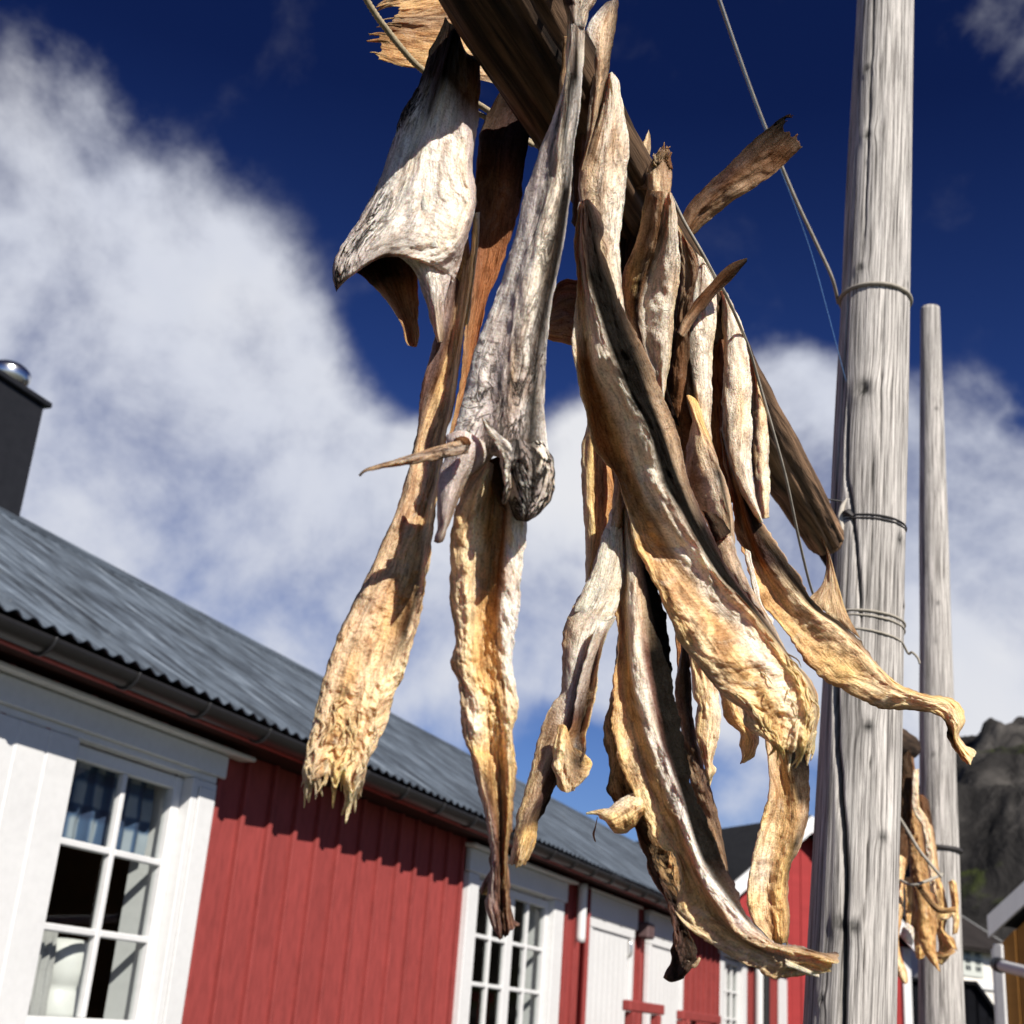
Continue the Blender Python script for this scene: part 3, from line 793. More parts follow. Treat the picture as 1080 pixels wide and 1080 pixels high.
F('striped cream and brown dried fish tied round the tail with the knotted string', [('body', G_body), ('tail_fin', G_tail), ('folded_tail', G_tail2), ('fin', G_fin)], (695, 200, .87))

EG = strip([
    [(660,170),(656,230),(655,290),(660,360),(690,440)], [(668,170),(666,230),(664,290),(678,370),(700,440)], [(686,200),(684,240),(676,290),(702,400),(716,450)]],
    [.83, .88, .92], [0, -4, 0], 'K0 V1 K2', T=8, amp=1.6)  # fills the gap; deep shade is put into its colours
F('dark filler strip of fish coloured as deep shade behind the string tied one', [('body', EG)], (668, 170, .94))
GH = strip([
    [(710,232),(716,290),(710,340),(702,400),(700,430),(712,470)], [(717,240),(726,290),(718,340),(714,400),(712,440),(722,490)], [(722,250),(736,276),(732,310),(728,350),(732,410),(740,480)]],
    [.865, .90, .94], [0, 2, 0], [(0, 'T0 S1 T2'), (.3, 'V0 T1 V2'), (.5, 'K0 B1 D2'), (1, 'V0 B1 R2')], T=8, amp=2, crumple=.8)  # striped top, then shade of the gap painted into the lower half
F('striped dried fish darkened below as shade behind the two cream ones under the brown tail', [('body', GH)], (718, 245, .985))

# H with its stick-like fin
H_body = strip([
    [(734,266),(731,290),(728,311),(724,335),(722,360),(723,385),(722,410),(726,430),(735,455)],
    [(738,270),(736,295),(732,320),(729,345),(728,370),(729,395),(731,415),(737,440),(743,466)],
    [(743,274),(744,310),(743,350),(742,390),(741,430),(746,470)],
    [(748,284),(755,300),(756,320),(755,340),(752,374),(751,411),(750,440),(751,476)]],
    .915, [-3, 6, 8, -6], [(0, 'H0 H1 H3'), (.25, 'W0 H1 H3'), (.4, 'D0 K.8 H1.4 H2 C3'), (.65, 'W0 D.7 K1.1 H1.5 H3'), (1, 'S0 T1 C2 C3')], T=13, belly=6, amp=1.6, crack=.25)
H_fin = strip([
    [(714,350),(722,334),(736,314),(751,297),(765,282),(777,275),(788,272)],
    [(718,354),(727,336),(740,319),(754,303),(767,289),(779,280),(788,274)],
    [(722,356),(732,339),(744,325),(757,309),(770,297),(781,284),(788,276)]],     .885, [0, 3, 0], [(0, 'T0 S1 T2'), (.3, 'B0 B1 D2'), (1, 'D0 K1 K2')], T=5, amp=.8, edge=.4)
F('cream dried fish with a thin brown fin crossing it like a stick', [('body', H_body), ('fin', H_fin)], (740, 268, .955))
HI = strip([
    [(750,296),(751,340),(750,400),(749,450),(758,520)], [(757,300),(757,360),(757,420),(760,470),(766,530)], [(763,305),(764,360),(764,410),(766,460),(776,530)]],
    1.04, [0, 0, 0], [(0, 'B0 B2'), (.5, 'B0 R1 V2'), (1, 'O0 R1 B2')], T=8, amp=1.4)  # gap filler, with the shade between the fish put into its colour
F('narrow filler strip of fish, dark red as the shaded gap between two cream ones', [('body', HI)], (757, 298, 1.04))
I_ = strip([
    [(759,306),(763,357),(763,394),(761,430),(763,460),(769,490),(779,515),(790,535),(802,552)],
    [(762,306),(768,345),(769,390),(768,430),(770,470),(777,500),(788,525),(803,552)],
    [(766,308),(775,350),(780,390),(781,430),(783,470),(788,505),(804,551)],
    [(769,312),(780,337),(787,361),(792,390),(793,422),(793,487),(796,520),(806,552)]],
    1.01, [-3, 6, 8, -6], [(0, 'T0 H1 H3'), (.2, 'C0 H1 H3'), (.5, 'K0 S.5 H1.2 C2 H3'), (.75, 'D0 K.4 S1 H2 H3'), (1, 'S0 H1 H3')], T=13, belly=6, amp=1.5, crack=.2)
F('broad cream dried fish with one black edge near the right end of the bunch', [('body', I_)], (764, 306, 1.01))
J_ = strip([
    [(787,362),(792,394),(794,440),(793,487),(796,518),(800,546)],
    [(790,368),(796,400),(797,440),(798,487),(801,518),(804,547)],
    [(793,376),(800,409),(803,440),(804,480),(806,518),(807,547)],
    [(795,380),(802,409),(809,440),(811,477),(812,518),(811,546)]],
    1.09, [0, 3, 6, -4], [(0, 'O0 T1 C2 S3'), (.3, 'S0 B.8 C1.6 C3'), (.7, 'D0 B.7 C1.2 H3'), (1, 'S0 C2 C3')], T=9, belly=4, amp=1.3)
F('slim cream dried fish, rightmost of those hanging straight beside the string', [('body', J_)], (791, 365, 1.09))

# K: fish swung out to the right in front of the post
K_body = strip([
    [(759,452),(765,490),(772,533),(774,561),(781,578),(790,604),(797,625),(808,642),(826,663),(838,680),(855,704),(871,717),(888,728),(914,743),(929,748),(958,749),(984,753),(996,763),(1000,780),(1012,800)],
    [(760,452),(767,485),(776,525),(784,555),(795,585),(808,612),(824,638),(842,660),(862,680),(885,702),(908,718),(935,732),(962,741),(990,750),(1003,766),(1006,782),(1018,804)],
    [(760,451),(769,483),(780,520),(791,552),(803,582),(820,606),(838,628),(857,646),(883,665),(905,686),(925,707),(945,726),(972,736),(998,744),(1010,762),(1008,780),(1023,805)],
    [(761,450),(771,480),(784,515),(798,548),(812,572),(830,598),(845,620),(861,642),(886,660),(905,679),(922,698),(939,715),(956,726),(975,733),(1001,740),(1014,762),(1010,779),(1026,799)],
    [(762,449),(773,479),(786,513),(805,552),(824,580),(839,602),(851,624),(867,643),(889,659),(907,677),(922,696),(935,710),(949,723),(974,731),(1007,738),(1019,759),(1012,776),(1029,793)]],
    [1.02, 1.02, 1.03], [[(0,2),(.5,6),(1,4)], [(0,-8),(.5,0),(.7,8),(1,6)], [(0,5),(.5,8),(1,8)], [(0,6),(1,2)], [(0,-5),(1,-8)]],
    [(0, 'H0 S2 V4'), (.15, 'R0 R1 B1.8 K2.4 T3.6 S4'), (.35, 'O0 O1 R1.5 V2 K2.8 D3.6 S4'), (.45, 'Y0 G.8 C1.6 C2.1 K2.6 K3.6 T4'), (.55, 'O0 G.9 C1.8 C2.2 D2.8 K4'), (.64, 'G0 Y1 G1.5 C2.3 S3 D4'), (.72, 'G0 C1 C2 Y3 T4'), (.9, 'D0 Y.8 C2 Y4'), (.94, 'K0 K.9 Y1.5 C4'), (1, 'Y0 C4')],
    T=9, belly=7, amp=1.5, crumple=[(0, .2), (.6, .4), (.8, .9), (.93, 2), (1, 2)], rag=.01, edge=1.6, res=1.4)
K_fin = strip([
    [(866,568),(871,582),(871,600),(866,617),(852,632)], [(867,568),(873,584),(876,604),(876,628),(874,648)], [(868,569),(875,584),(883,612),(893,645),(908,674)]],
    1.035, [0, 2, 0], [(0, 'K0 K2'), (.2, 'D0 T2'), (.45, 'T0 S1 G2'), (1, 'S0 C1 T2')], T=2.5, amp=1.0, edge=.3)
F('dried fish swung right across the grey post with a small fan fin on its back', [('body', K_body), ('fin', K_fin), ('upper_body', neck([(773,350),(772,370),(770,400),(764,452),(768,475)], 12, [1.05, 1.04, 1.025], 'B0 T1 B2', 8))], (760, 452, 1.02))

# Q: middle strips
Q_body = strip([
    [(735,425),(729,450),(724,475),(724,500),(732,525),(742,545),(752,570),(764,602)],
    [(724,418),(733,446),(738,470),(745,498),(752,520),(760,545),(764,570),(768,602)],
    [(728,417),(739,446),(748,468),(757,496),(763,520),(769,545),(771,570),(772,602)],
    [(737,423),(748,458),(757,485),(765,508),(772,534),(774,560),(775,590),(777,610)]],
    .905, [-8, 5, 7, -3], [(0, 'Y0 Y3'), (.18, 'G0 C1 Y2 Y3'), (.3, 'R0 C1 S2 T3'), (.45, 'O0 O.5 H1.1 K1.9 D2.2 S3'), (.75, 'O0 C.9 C1.3 K2 S2.4 T3'), (1, 'S0 C1 S3')], T=8, amp=1.3)
Q_fan = strip([[(739,538),(747,552),(755,572)], [(748,540),(756,553),(762,568)], [(755,542),(764,551),(770,562)]], .845, [0, 3, 0], 'K0 D1 K2', T=2.5, amp=1.5)
Q_feather = strip([
    [(752,572),(763,597),(776,617),(793,642),(811,668),(829,695)],
    [(763,566),(772,590),(782,612),(795,635),(812,660),(830,693)],
    [(772,565),(778,585),(785,605),(797,628),(812,652),(831,690)]], .85, [0, 3, -2], [(0, 'T0 S1 Q2'), (.6, 'D0 Q1 S2'), (1, 'S0 Q1 S2')], T=4, amp=2, crack=.3)
Q_sliver = strip([[(785,578),(791,610),(799,640),(813,667)], [(792,582),(797,606),(804,636),(816,655)]], .99, [0, 0], 'H0 W1', T=3, amp=.8)
F('twisted yellow and black dried fish tucked behind the biggest one, a dark fin below',
  [('body', Q_body), ('fin', Q_fan), ('feathered_fin', Q_feather), ('skin_strand', Q_sliver)], (728, 420, .93))

# M
M_ = strip([
    [(620,443),(615,465),(613,490),(614,526),(617,569),(618,598),(617,614)],
    [(625,450),(623,480),(623,520),(625,560),(623,595),(619,615)],
    [(632,465),(632,490),(634,520),(633,555),(628,590),(620,614)],
    [(645,480),(648,500),(652,520),(645,550),(636,572),(629,595),(621,612)]],
    .84, [-2, 5, 3, -4], [(0, 'C0 Y1 G2 R3'), (.4, 'C0 Y1.3 O1.8 R3'), (1, 'C0 Y1 Y3')], T=8, amp=1.0)
F('short smooth yellow dried fish against the cloud, left of the biggest one', [('body', M_), ('upper_body', neck([(634,225),(626,290),(620,350),(621,400),(627,446),(630,475)], 14, [.83, .84], 'T0 G1 T2', 8))], (630, 450, .92))

# N: white skinned twisted fish
N_body = strip([
    [(651,522),(638,554),(627,595),(618,617),(605,637),(596,661),(594,678),(592,710),(592,728),(583,741),(570,770),(561,803),(554,830),(547,852),(543,875),(537,908)],
    [(652,523),(645,555),(637,595),(628,630),(614,655),(607,680),(604,710),(601,740),(594,765),(582,790),(573,815),(565,840),(556,860),(549,885),(542,912)],
    [(654,524),(651,560),(646,595),(640,630),(626,660),(617,685),(611,715),(606,745),(600,775),(590,800),(581,822),(571,845),(561,865),(556,888),(549,911)],
    [(655,525),(657,563),(658,597),(655,634),(643,660),(634,690),(625,720),(613,750),(605,775),(597,800),(588,825),(577,848),(568,868),(565,889),(556,910)]],
    [.803, .80, .79], [-3, 5, 4, -5], [(0, 'H0 H3'), (.3, 'C0 H.5 H2 H3'), (.4, 'O0 H.9 W2 W3'), (.55, 'S0 W.9 P1.6 B2.4 T3'), (.65, 'C0 S.8 M1.6 V3'), (.85, 'Y0 S.8 V1.5 K3'), (.89, 'C0 T1 K3'), (.92, 'Y0 Y3'), (1, 'C0 S1 Y3')],
    T=8, belly=4, amp=1.2, crack=.12, crumple=[(0, 0), (.5, .3), (.85, .4), (.95, 2)], rag=.02, edge=1.5)
N_twist = strip([
    [(630,655),(622,680),(613,710),(606,740),(603,765),(593,785),(589,805),(587,828),(598,835)],
    [(640,655),(630,690),(621,725),(614,760),(607,785),(602,808),(604,834)],
    [(650,650),(641,668),(634,690),(630,727),(625,751),(619,775),(617,795),(610,815),(607,833)]],
    .785, [4, -5, 4], [(0, 'H0 W1 H2'), (.35, 'W0 B1 C2'), (.55, 'M0 K1 C1.7 C2'), (.68, 'O0 V1 Y2'), (.78, 'Y0 Q1 D2'), (.9, 'Y0 V1 K2'), (1, 'C0 Y2')], T=8, amp=1.4, crumple=[(0, .2), (.6, .6), (.8, 2), (1, 2)], crack=.15)
N_lump = strip([
    [(588,764),(583,785),(583,812),(591,834)], [(597,766),(594,795),(595,818),(598,836)], [(603,784),(608,800),(606,818),(602,835)], [(606,788),(618,796),(625,806),(616,824),(604,834)]],
    .778, [0, 4, -1, -3], [(0, 'G0 Y1 T2 D3'), (.4, 'Y0 C1 D1.9 D2.2 Y3'), (.7, 'C0 C1 T2 C3'), (1, 'Y0 C1 C2 C3')], T=7, amp=1.6, crumple=1.5, res=1.2, edge=2)
N_front = strip([
    [(638,556),(627,595),(618,617),(606,640)], [(648,560),(642,600),(634,625),(618,655)], [(656,556),(657,597),(654,632),(648,650)]],
    .797, [0, 3, 0], 'H0 H1 H2', T=4, amp=.7, rag=.12, crack=.12)
F('white skinned twisted dried fish with a yellow lump and frayed tip over the roof', [('body', N_body), ('twisted_flap', N_twist), ('flesh_lump', N_lump), ('skin_flap', N_front), ('upper_body', neck([(646,200),(642,260),(638,330),(642,400),(651,470),(653,523),(648,560)], 12, [.82, .80, .80], 'T0 S1 T2', 8))], (653, 523, .89))

# O: big low fish curving right, with its dark fin
O_body = strip([
    [(653,517),(651,560),(649,600),(650,640),(651,686),(647,720),(645,760),(652,800),(664,830),(680,862),(698,892),(713,905),(718,930),(714,960),(735,982),(761,1003),(794,1021),(815,1032),(840,1030),(866,1028)],
    [(655,518),(657,570),(658,620),(659,670),(660,715),(664,755),(673,795),(685,830),(700,862),(714,892),(726,920),(738,945),(752,968),(775,990),(800,1006),(825,1016),(850,1018),(875,1024)],
    [(656,519),(661,570),(664,610),(665,660),(668,705),(675,742),(684,777),(694,803),(705,836),(718,868),(730,900),(743,932),(760,957),(780,984),(803,997),(828,1004),(855,1010),(880,1018)],
    [(658,521),(668,570),(675,610),(679,650),(685,705),(694,751),(702,787),(711,812),(722,845),(733,885),(745,916),(767,948),(787,972),(805,988),(820,997),(840,1000),(861,1005),(884,1013)],
    [(660,530),(673,572),(688,606),(701,645),(706,690),(710,722),(717,760),(724,788),(733,838),(754,885),(767,920),(778,940),(789,966),(806,985),(820,995),(840,997),(861,1003),(885,1004)]],
    [.812, .79, .765, .75], [[(0,-4),(.7,-6),(1,4)], [(0,-8),(.7,-6),(1,4)], 6, [(0,8),(.6,6),(1,2)], [(0,-6),(1,-8)]],
    [(0, 'C0 C4'), (.15, 'O0 S1 H2 S3 K3.5 K4'), (.3, 'O0 G1 G1.6 H1.9 H2.6 M2.9 K3.15 K4'), (.5, 'Y0 C.6 O1.2 G1.7 H2 W2.6 V2.9 K3.1 K4'), (.68, 'C0 Y.6 G1.2 O1.8 W2.1 W2.8 K3.1 K4'), (.8, 'S0 G1 T1.5 S2 P2.4 W2.9 D3.3 V4'), (.88, 'S0 C.8 T1.6 C2.1 S3 P4'), (.94, 'G0 T1 C2 T3 D4'), (1, 'S0 Y1 Y2 S3 V4')],
    T=8, belly=5, amp=1.4, crumple=[(0, .2), (.4, .9), (.6, 2.0), (.8, 1.2), (.9, 2.6), (1, 3.0)], rag=.012, fringe=0, edge=2.2, res=1.4)
O_fin = strip([
    [(719,676),(714,712),(712,740),(718,770),(723,805),(732,840),(742,870),(752,890),(764,918)],
    [(721,676),(721,710),(722,740),(726,772),(733,808),(743,845),(753,876),(758,892),(766,919)],
    [(723,677),(728,699),(730,742),(735,779),(745,816),(757,857),(764,894),(768,918)]],
    .815, [0, 4, 0], [(0, 'D0 K1 D2'), (.3, 'S0 T.7 K1.3 D2'), (.6, 'D0 T1 V1.5 T2'), (1, 'V0 T1 D2')], T=4, amp=2.4, crack=.25)
O_tatter = strip([
    [(712,960),(722,970),(736,980),(750,988)], [(716,968),(726,978),(740,986),(752,993)], [(722,972),(732,984),(742,990),(755,994)]], .745, [0, 2, 0], 'S0 C1 C2', T=3, amp=1, rag=.1, crumple=1.5)
O_sliver = strip([[(828,1012),(842,1018),(864,1028)], [(828,1018),(842,1024),(864,1032)]], .745, [0, 0], 'C0 H1', T=3, amp=.6)
F('big low dried fish sweeping right to the post, brown flesh and black back',
  [('body', O_body), ('back_fin', O_fin), ('torn_edge', O_tatter), ('skin_strand', O_sliver), ('upper_body', neck([(652,200),(645,260),(640,330),(648,400),(656,470),(658,522),(661,560)], 12, [.84, .82, .812], 'T0 G1 D2', 8))], (657, 520, .85))
O_side = strip([[(712,662),(713,700),(717,724)], [(716,665),(718,700),(720,724)], [(721,670),(722,700),(721,722)]], .93, [0, 2, 0], 'O0 R1 B2', T=5, amp=1)

# Q1, Q2: yellow ends behind
Q1 = strip([
    [(716,640),(724,685),(729,708),(731,734),(736,745),(733,769),(738,790),(743,810),(746,822)],
    [(732,655),(740,700),(745,734),(747,760),(746,785),(747,806),(748,823)],
    [(745,670),(753,710),(759,734),(760,760),(756,788),(752,804),(756,812),(751,822)]],
    .97, [0, 6, 0], [(0, 'C0 Y1 C2'), (.5, 'Y0 C1 H2'), (1, 'Y0 C1 C2')], T=14, amp=1.2, crumple=[(0, .4), (.6, 1.2), (1, 2)], fringe=3)
F('pale yellow end of a dried fish hanging straight down below the biggest one', [('body', Q1), ('side_strip', O_side), ('upper_body', neck([(716,325),(704,400),(690,480),(700,560),(716,620),(728,655),(733,680)], 22, [1.0, .98, .97], 'G0 S1 G2'))], (730, 650, .97))
Q2 = strip([
    [(748,690),(757,720),(762,745),(766,760),(773,767),(781,774),(780,784),(783,794),(781,806)],
    [(762,690),(770,725),(777,752),(786,768),(790,780),(788,794),(783,805)],
    [(778,700),(784,740),(789,762),(799,774),(800,784),(795,798),(785,805)]],
    .99, [0, 6, 0], [(0, 'C0 C2'), (.6, 'O0 Y1 C2'), (.8, 'G0 Y1 C2'), (1, 'B0 G1 Y2')], T=12, amp=1.0, crumple=[(0, .3), (.7, 1.4), (1, 1.6)])
F('small hooked yellow end of a dried fish between two larger ones', [('body', Q2), ('upper_body', neck([(734,322),(726,390),(715,460),(728,540),(748,620),(762,692),(766,715)], 20, [1.04, 1.01, .99], 'G0 S1 G2'))], (762, 690, .99))

# R: hanging strip in front of the red gable
R_ = strip([
    [(802,745),(806,775),(809,801),(811,827),(806,856),(803,864),(795,897),(788,934),(788,956),(794,972),(806,985),(813,994)],
    [(814,750),(817,780),(821,810),(824,840),(821,870),(814,900),(809,930),(809,958),(814,982),(818,995)],
    [(824,755),(829,785),(834,815),(838,845),(837,870),(831,897),(824,920),(821,948),(823,975),(824,995)],
    [(840,755),(848,785),(853,817),(854,850),(851,870),(845,892),(836,908),(832,925),(832,949),(833,971),(831,994)]],
    .97, [4, -4, 1, -4], [(0, 'S0 G1 D1.7 K2.2 K3'), (.2, 'C0 S.5 G1.5 K2.1 K3'), (.36, 'S0 G1 G1.7 D2.2 D3'), (.42, 'Y0 C.4 G1.2 G2 S2.5 D3'), (.55, 'C0 C.6 G1.3 G1.9 K2.4 S3'), (.68, 'C0 H.7 G1.4 Y2 D2.9 D3'), (.8, 'Y0 C.7 O1.3 Y2 T3'), (1, 'S0 O1 Y2 B3')],
    T=11, belly=6, amp=1.3, crumple=[(0, .2), (.4, .4), (.7, 1.4), (1, 1.8)], fringe=4)
F('curved dried fish before the red gable, black back above and yellow flesh below', [('body', R_), ('upper_body', neck([(730,330),(724,395),(718,460),(722,540),(752,615),(785,690),(815,752),(822,775)], 24, [1.04, 1.0, .975], 'D0 B1 D2'))], (826, 750, .97))

# S: dark rough strip below
S_body = strip([
    [(652,700),(643,740),(638,758),(637,777),(642,803),(641,830),(650,850),(664,862),(674,890),(683,916),(700,948),(707,968),(709,998),(707,1016),(699,1031)],
    [(656,700),(650,745),(649,765),(651,800),(656,835),(670,865),(685,895),(697,920),(711,955),(718,985),(717,1010),(708,1036)],
    [(660,700),(660,745),(663,775),(670,810),(683,845),(701,880),(713,905),(719,935),(723,965),(730,990),(737,1010),(722,1032)]],
    [.835, .82, .81], [2, -2, 0], [(0, 'G0 G1 G2'), (.12, 'C0 G1 G2'), (.28, 'V0 C.4 G1 B2'), (.42, 'D0 G.5 B1 G2'), (.52, 'T0 B.6 D1.2 G2'), (.64, 'B0 D.8 G1.6 D2'), (.75, 'M0 V.8 D1.4 K2'), (1, 'M0 V1 D2')],
    T=9, amp=1.8, crumple=[(0, .5), (.5, 1.4), (1, 2.8)], edge=1.8, crack=[(0, .1), (.5, .6), (1, .5)])
S_knob = strip([[(680,833),(668,836),(655,842),(640,853),(631,858),(633,864)], [(681,842),(670,847),(657,854),(645,862),(638,866)], [(682,851),(673,857),(664,866),(653,872),(643,873)], [(684,858),(676,862),(668,873),(657,880),(648,879)]], .788, [-2, 6, 6, -3], [(0, 'C0 C1 Y3'), (.5, 'H0 C1 Y2 O3'), (1, 'C0 Y1 O2 O3')], T=13, amp=1.2, crumple=1.2, res=1.2)
S_tip = spike([(646,858),(636,857),(626,857),(618,858)], [3.4, 2.6, 1.4, .6], .79, 'C', 8)
S_hair = spike([(630,862),(628,872),(626,880),(628,888)], [.25, .3, .7, .3], .79, 'B', 6)
S_tag = spike([(724,1012),(732,1018),(738,1010)], [1.5, 1.6, .8], .81, 'S', 6)
F('dark rough purple brown dried fish with a bony yellow knob sticking out left',
  [('body', S_body), ('bone_knob', S_knob), ('bone_tip', S_tip), ('hanging_thread', S_hair), ('torn_scrap', S_tag), ('upper_body', neck([(648,250),(640,330),(645,400),(655,480),(662,560),(660,640),(656,702),(654,725)], 14, [.86, .84, .835], 'B0 D1 B2', 8))], (656, 700, .9))
# ------------------------------------------------------------------ posts, pole, ropes
def project(p):
    d = p - CAM
    fw = Vector((0, math.cos(PITCH), math.sin(PITCH))); upv = Vector((0, -math.sin(PITCH), math.cos(PITCH)))
    z = d.dot(fw); R = d.x/z*FPX; U = d.dot(upv)/z*FPX
    return (540 + R*math.cos(ROLL) + U*math.sin(ROLL), 540 + R*math.sin(ROLL) - U*math.cos(ROLL))

class Post:
    """a leaning round post: p0, p1 are points of its axis, r0, r1 its radii there"""
    def __init__(s, p0, p1, r0, r1):
        s.p0, s.p1, s.r0, s.r1 = p0, p1, r0, r1
        s.ax = (p1-p0).normalized()
        vw = (p0+p1)/2 - CAM; vw.z = 0
        s.tow = -(vw - s.ax*vw.dot(s.ax)).normalized()
        s.rt = s.tow.cross(s.ax)*-1
        if s.rt.dot(Vector((1, 0, 0))) < 0: s.rt = -s.rt
    def axis(s, k): return s.p0.lerp(s.p1, k) if 0 <= k <= 1 else s.p0 + (s.p1-s.p0)*k
    def rad(s, k): return s.r0 + (s.r1-s.r0)*k
    def k_at_y(s, y):
        lo, hi = -.6, 1.6
        for _ in range(40):
            m = (lo+hi)/2
            if project(s.axis(m))[1] > y: lo = m
            else: hi = m
        return (lo+hi)/2
    def pt(s, k, phi, extra=0.0):
        return s.axis(k) + (s.rt*math.sin(phi) + s.tow*math.cos(phi))*(s.rad(k)+extra)
    def k_at_z(s, z): return (z - s.p0.z)/(s.p1.z - s.p0.z)

def build_post(post, k0, k1, rows, segs, cracks, knots, seed, mat, name, checks=9):
    rnd = random.Random(seed)
    chk = [(rnd.uniform(-math.pi, math.pi), rnd.uniform(k0, k1), rnd.uniform(.08, .3), rnd.uniform(-.25, .25), rnd.uniform(.0010, .0022)) for _ in range(checks)]
    vs, fs, uv, cl = [], [], [], []
    L = (post.p1-post.p0).length
    for i in range(rows+1):
        k = k0 + (k1-k0)*i/rows
        v = k*L
        for j in range(segs):
            ph = -math.pi + 2*math.pi*j/segs
            R = post.rad(k)
            e = .0016*noise.noise(Vector((math.cos(ph)*1.2, math.sin(ph)*1.2, v*3+seed)))*R/.05*1.6
            e += .0009*noise.fractal(Vector((math.cos(ph)*9, math.sin(ph)*9, v*2.2+seed)), 1, 2, 3)
            dark = 1.0
            warp = 0
            for kk, kp, kr, hgt in knots:
                dv = (k-kk)*L; du = (ph-kp)*R
                d2 = (du/kr)**2 + (dv/(kr*1.25))**2
                if d2 < 16:
                    g = math.exp(-d2*.5)
                    e += hgt*(g - 1.6*math.exp(-d2*3))
                    ring = math.exp(-d2*1.3)*(.75 + .5*noise.noise(Vector((du*900, dv*700, seed))))
                    dark *= 1-.95*min(1, max(0, ring*1.25))
                    warp += du*.45*math.exp(-d2*.35)
            for pts, w, dep in cracks:
                if pts[0][0] <= k <= pts[-1][0]:
                    pc = interp(pts, k)
                    d = (ph-pc)*R + .0012*noise.noise(Vector((v*30, seed, 2)))
                    te = min(1, (k-pts[0][0])/.04, (pts[-1][0]-k)/.04)
                    g = math.exp(-(d/(w*max(te, .15)))**2)*te
                    e -= dep*g
                    dark *= 1-.9*g
            for cp, ck, cl_, sl, w in chk:
                if abs(k-ck) < cl_*.5:
                    pc = cp + sl*(k-ck)
                    d = (ph-pc)*R + .001*noise.noise(Vector((v*40, cp, 2)))
                    te = 1-(abs(k-ck)/(cl_*.5))**2
                    g = math.exp(-(d/(w*max(te, .2)))**2)*te
                    e -= .003*g
                    dark *= 1-.75*g
            vs.append(post.axis(k) + (post.rt*math.sin(ph) + post.tow*math.cos(ph))*(R+e))
            uv.append((ph*R + warp, v + seed)); cl.append((dark, dark*.985, dark*.97, 1))
    for i in range(rows):
        for j in range(segs):
            a, b = i*segs+j, i*segs+(j+1) % segs
            fs.append((a, b, b+segs, a+segs))
    fs.append(tuple(range(segs-1, -1, -1))); fs.append(tuple(rows*segs+j for j in range(segs)))
    mb = MB(); mb.add(vs, fs, uv, cl, True)
    return mb.build(name, mat)

P1 = Post(at(896.5, 1080, 1.70), at(934, 0, 1.72), .0525, .0445)
def fphi(f): return math.asin(max(-1, min(1, 2*f-1)))
def crk(lst): return sorted((P1.k_at_y(y), fphi(f)) for y, f in lst)
kz = lambda y: P1.k_at_y(y)
cracks = [(crk([(425,.15),(440,.19),(480,.2),(518,.22),(547,.3),(591,.38),(636,.45),(690,.5)]), .0016, .010),
          (crk([(690,.14),(728,.19),(800,.25),(860,.33),(920,.40),(1000,.425),(1080,.44),(1180,.47)]), .0028, .016),
          (crk([(290,.13),(330,.12),(420,.1),(560,.08),(700,.12)]), .0012, .006),
          (crk([(470,.55),(540,.57),(600,.585),(640,.6)]), .0008, .004),
          (crk([(-40,.3),(60,.33),(180,.31),(300,.33)]), .0010, .004),
          (crk([(330,.62),(430,.65),(520,.66)]), .0008, .003),
          (crk([(760,.62),(850,.66),(960,.63),(1080,.66)]), .0008, .004)]
knots = [(kz(427), fphi(.40), .014, .005), (kz(776), fphi(.60), .008, .003), (kz(886), fphi(.80), .0065, .0025), (kz(980), fphi(.36), .008, .004),
         (kz(983), fphi(.52), .009, .004), (kz(299), fphi(.28), .007, .002), (kz(90), fphi(.25), .007, .002), (kz(160), fphi(.3), .008, .002),
         (kz(575), fphi(.93), .008, .002), (kz(308), fphi(.96), .004, .002), (kz(640), fphi(.98), .004, .002), (kz(1060), fphi(.2), .005, .003)]
post1 = build_post(P1, P1.k_at_z(-.02), P1.k_at_z(3.35), 620, 150, cracks, knots, 3.0, M_POST, 'rack_post', 14)
tag(post1, 'thick grey weathered post with long cracks and knots, right of the hanging fish', 'post', 'posts of the fish racks')

P2 = Post(at(993.5, 1080, 3.2), at(981, 326, 3.28), .049, .0255)
knots2 = [(P2.k_at_y(y), fphi(f), .005, .002) for y, f in ((436,.7),(640,.6),(680,.5),(800,.4),(862,.35),(905,.3),(960,.5))]
post2 = build_post(P2, P2.k_at_z(-.02), 1.0, 300, 60, [], knots2, 11.0, M_POST, 'rack_post', 8)
tag(post2, 'thinner grey post with a flat sawn top standing free behind the thick one', 'post', 'posts of the fish racks')

# the horizontal pole the fish hang on
pf = at(872, 571, 1.60)
vn = ray(531, -2); tn = (pf.z-CAM.z)/vn.z; pn = CAM + vn*tn
dr = (pn-pf).normalized()
pend = pn + dr*.36
mb = MB()
kn = [(.18, 1.2, .02), (.5, 2.6, .02), (.62, 4.4, .015), (.33, 5.2, .02), (.75, 3.3, .018)]
rp = random.Random(12)
chk_ = [(rp.uniform(0, .8), rp.uniform(.05, .2), rp.uniform(0, 6.28), rp.uniform(.025, .06)) for _ in range(34)]
def pcol(a, t, v):
    n1 = noise.fractal(Vector((math.cos(a)*1.6, math.sin(a)*1.6, v*7)), 1, 2, 5)
    k = 1.5*(1-min(1, t*1.6)) + 1.35 + n1*1.3  # sunlit far end lighter, shaded near end darker, put into the wood colour
    for tc, ln, ac, w_ in chk_:
        k *= 1-.85*max(0, 1-abs(t-tc)/ln)*math.exp(-((a-ac-.9*(t-tc)+.06*noise.noise(Vector((t*40, ac, 1))))/(w_*1.2))**2)
    for kk, kp, q in kn:
        k *= 1-.8*math.exp(-((t-kk)/.014)**2-((a-kp)/.35)**2)
    k = max(.1, k)
    return (k, k*.98, k*.95, 1)
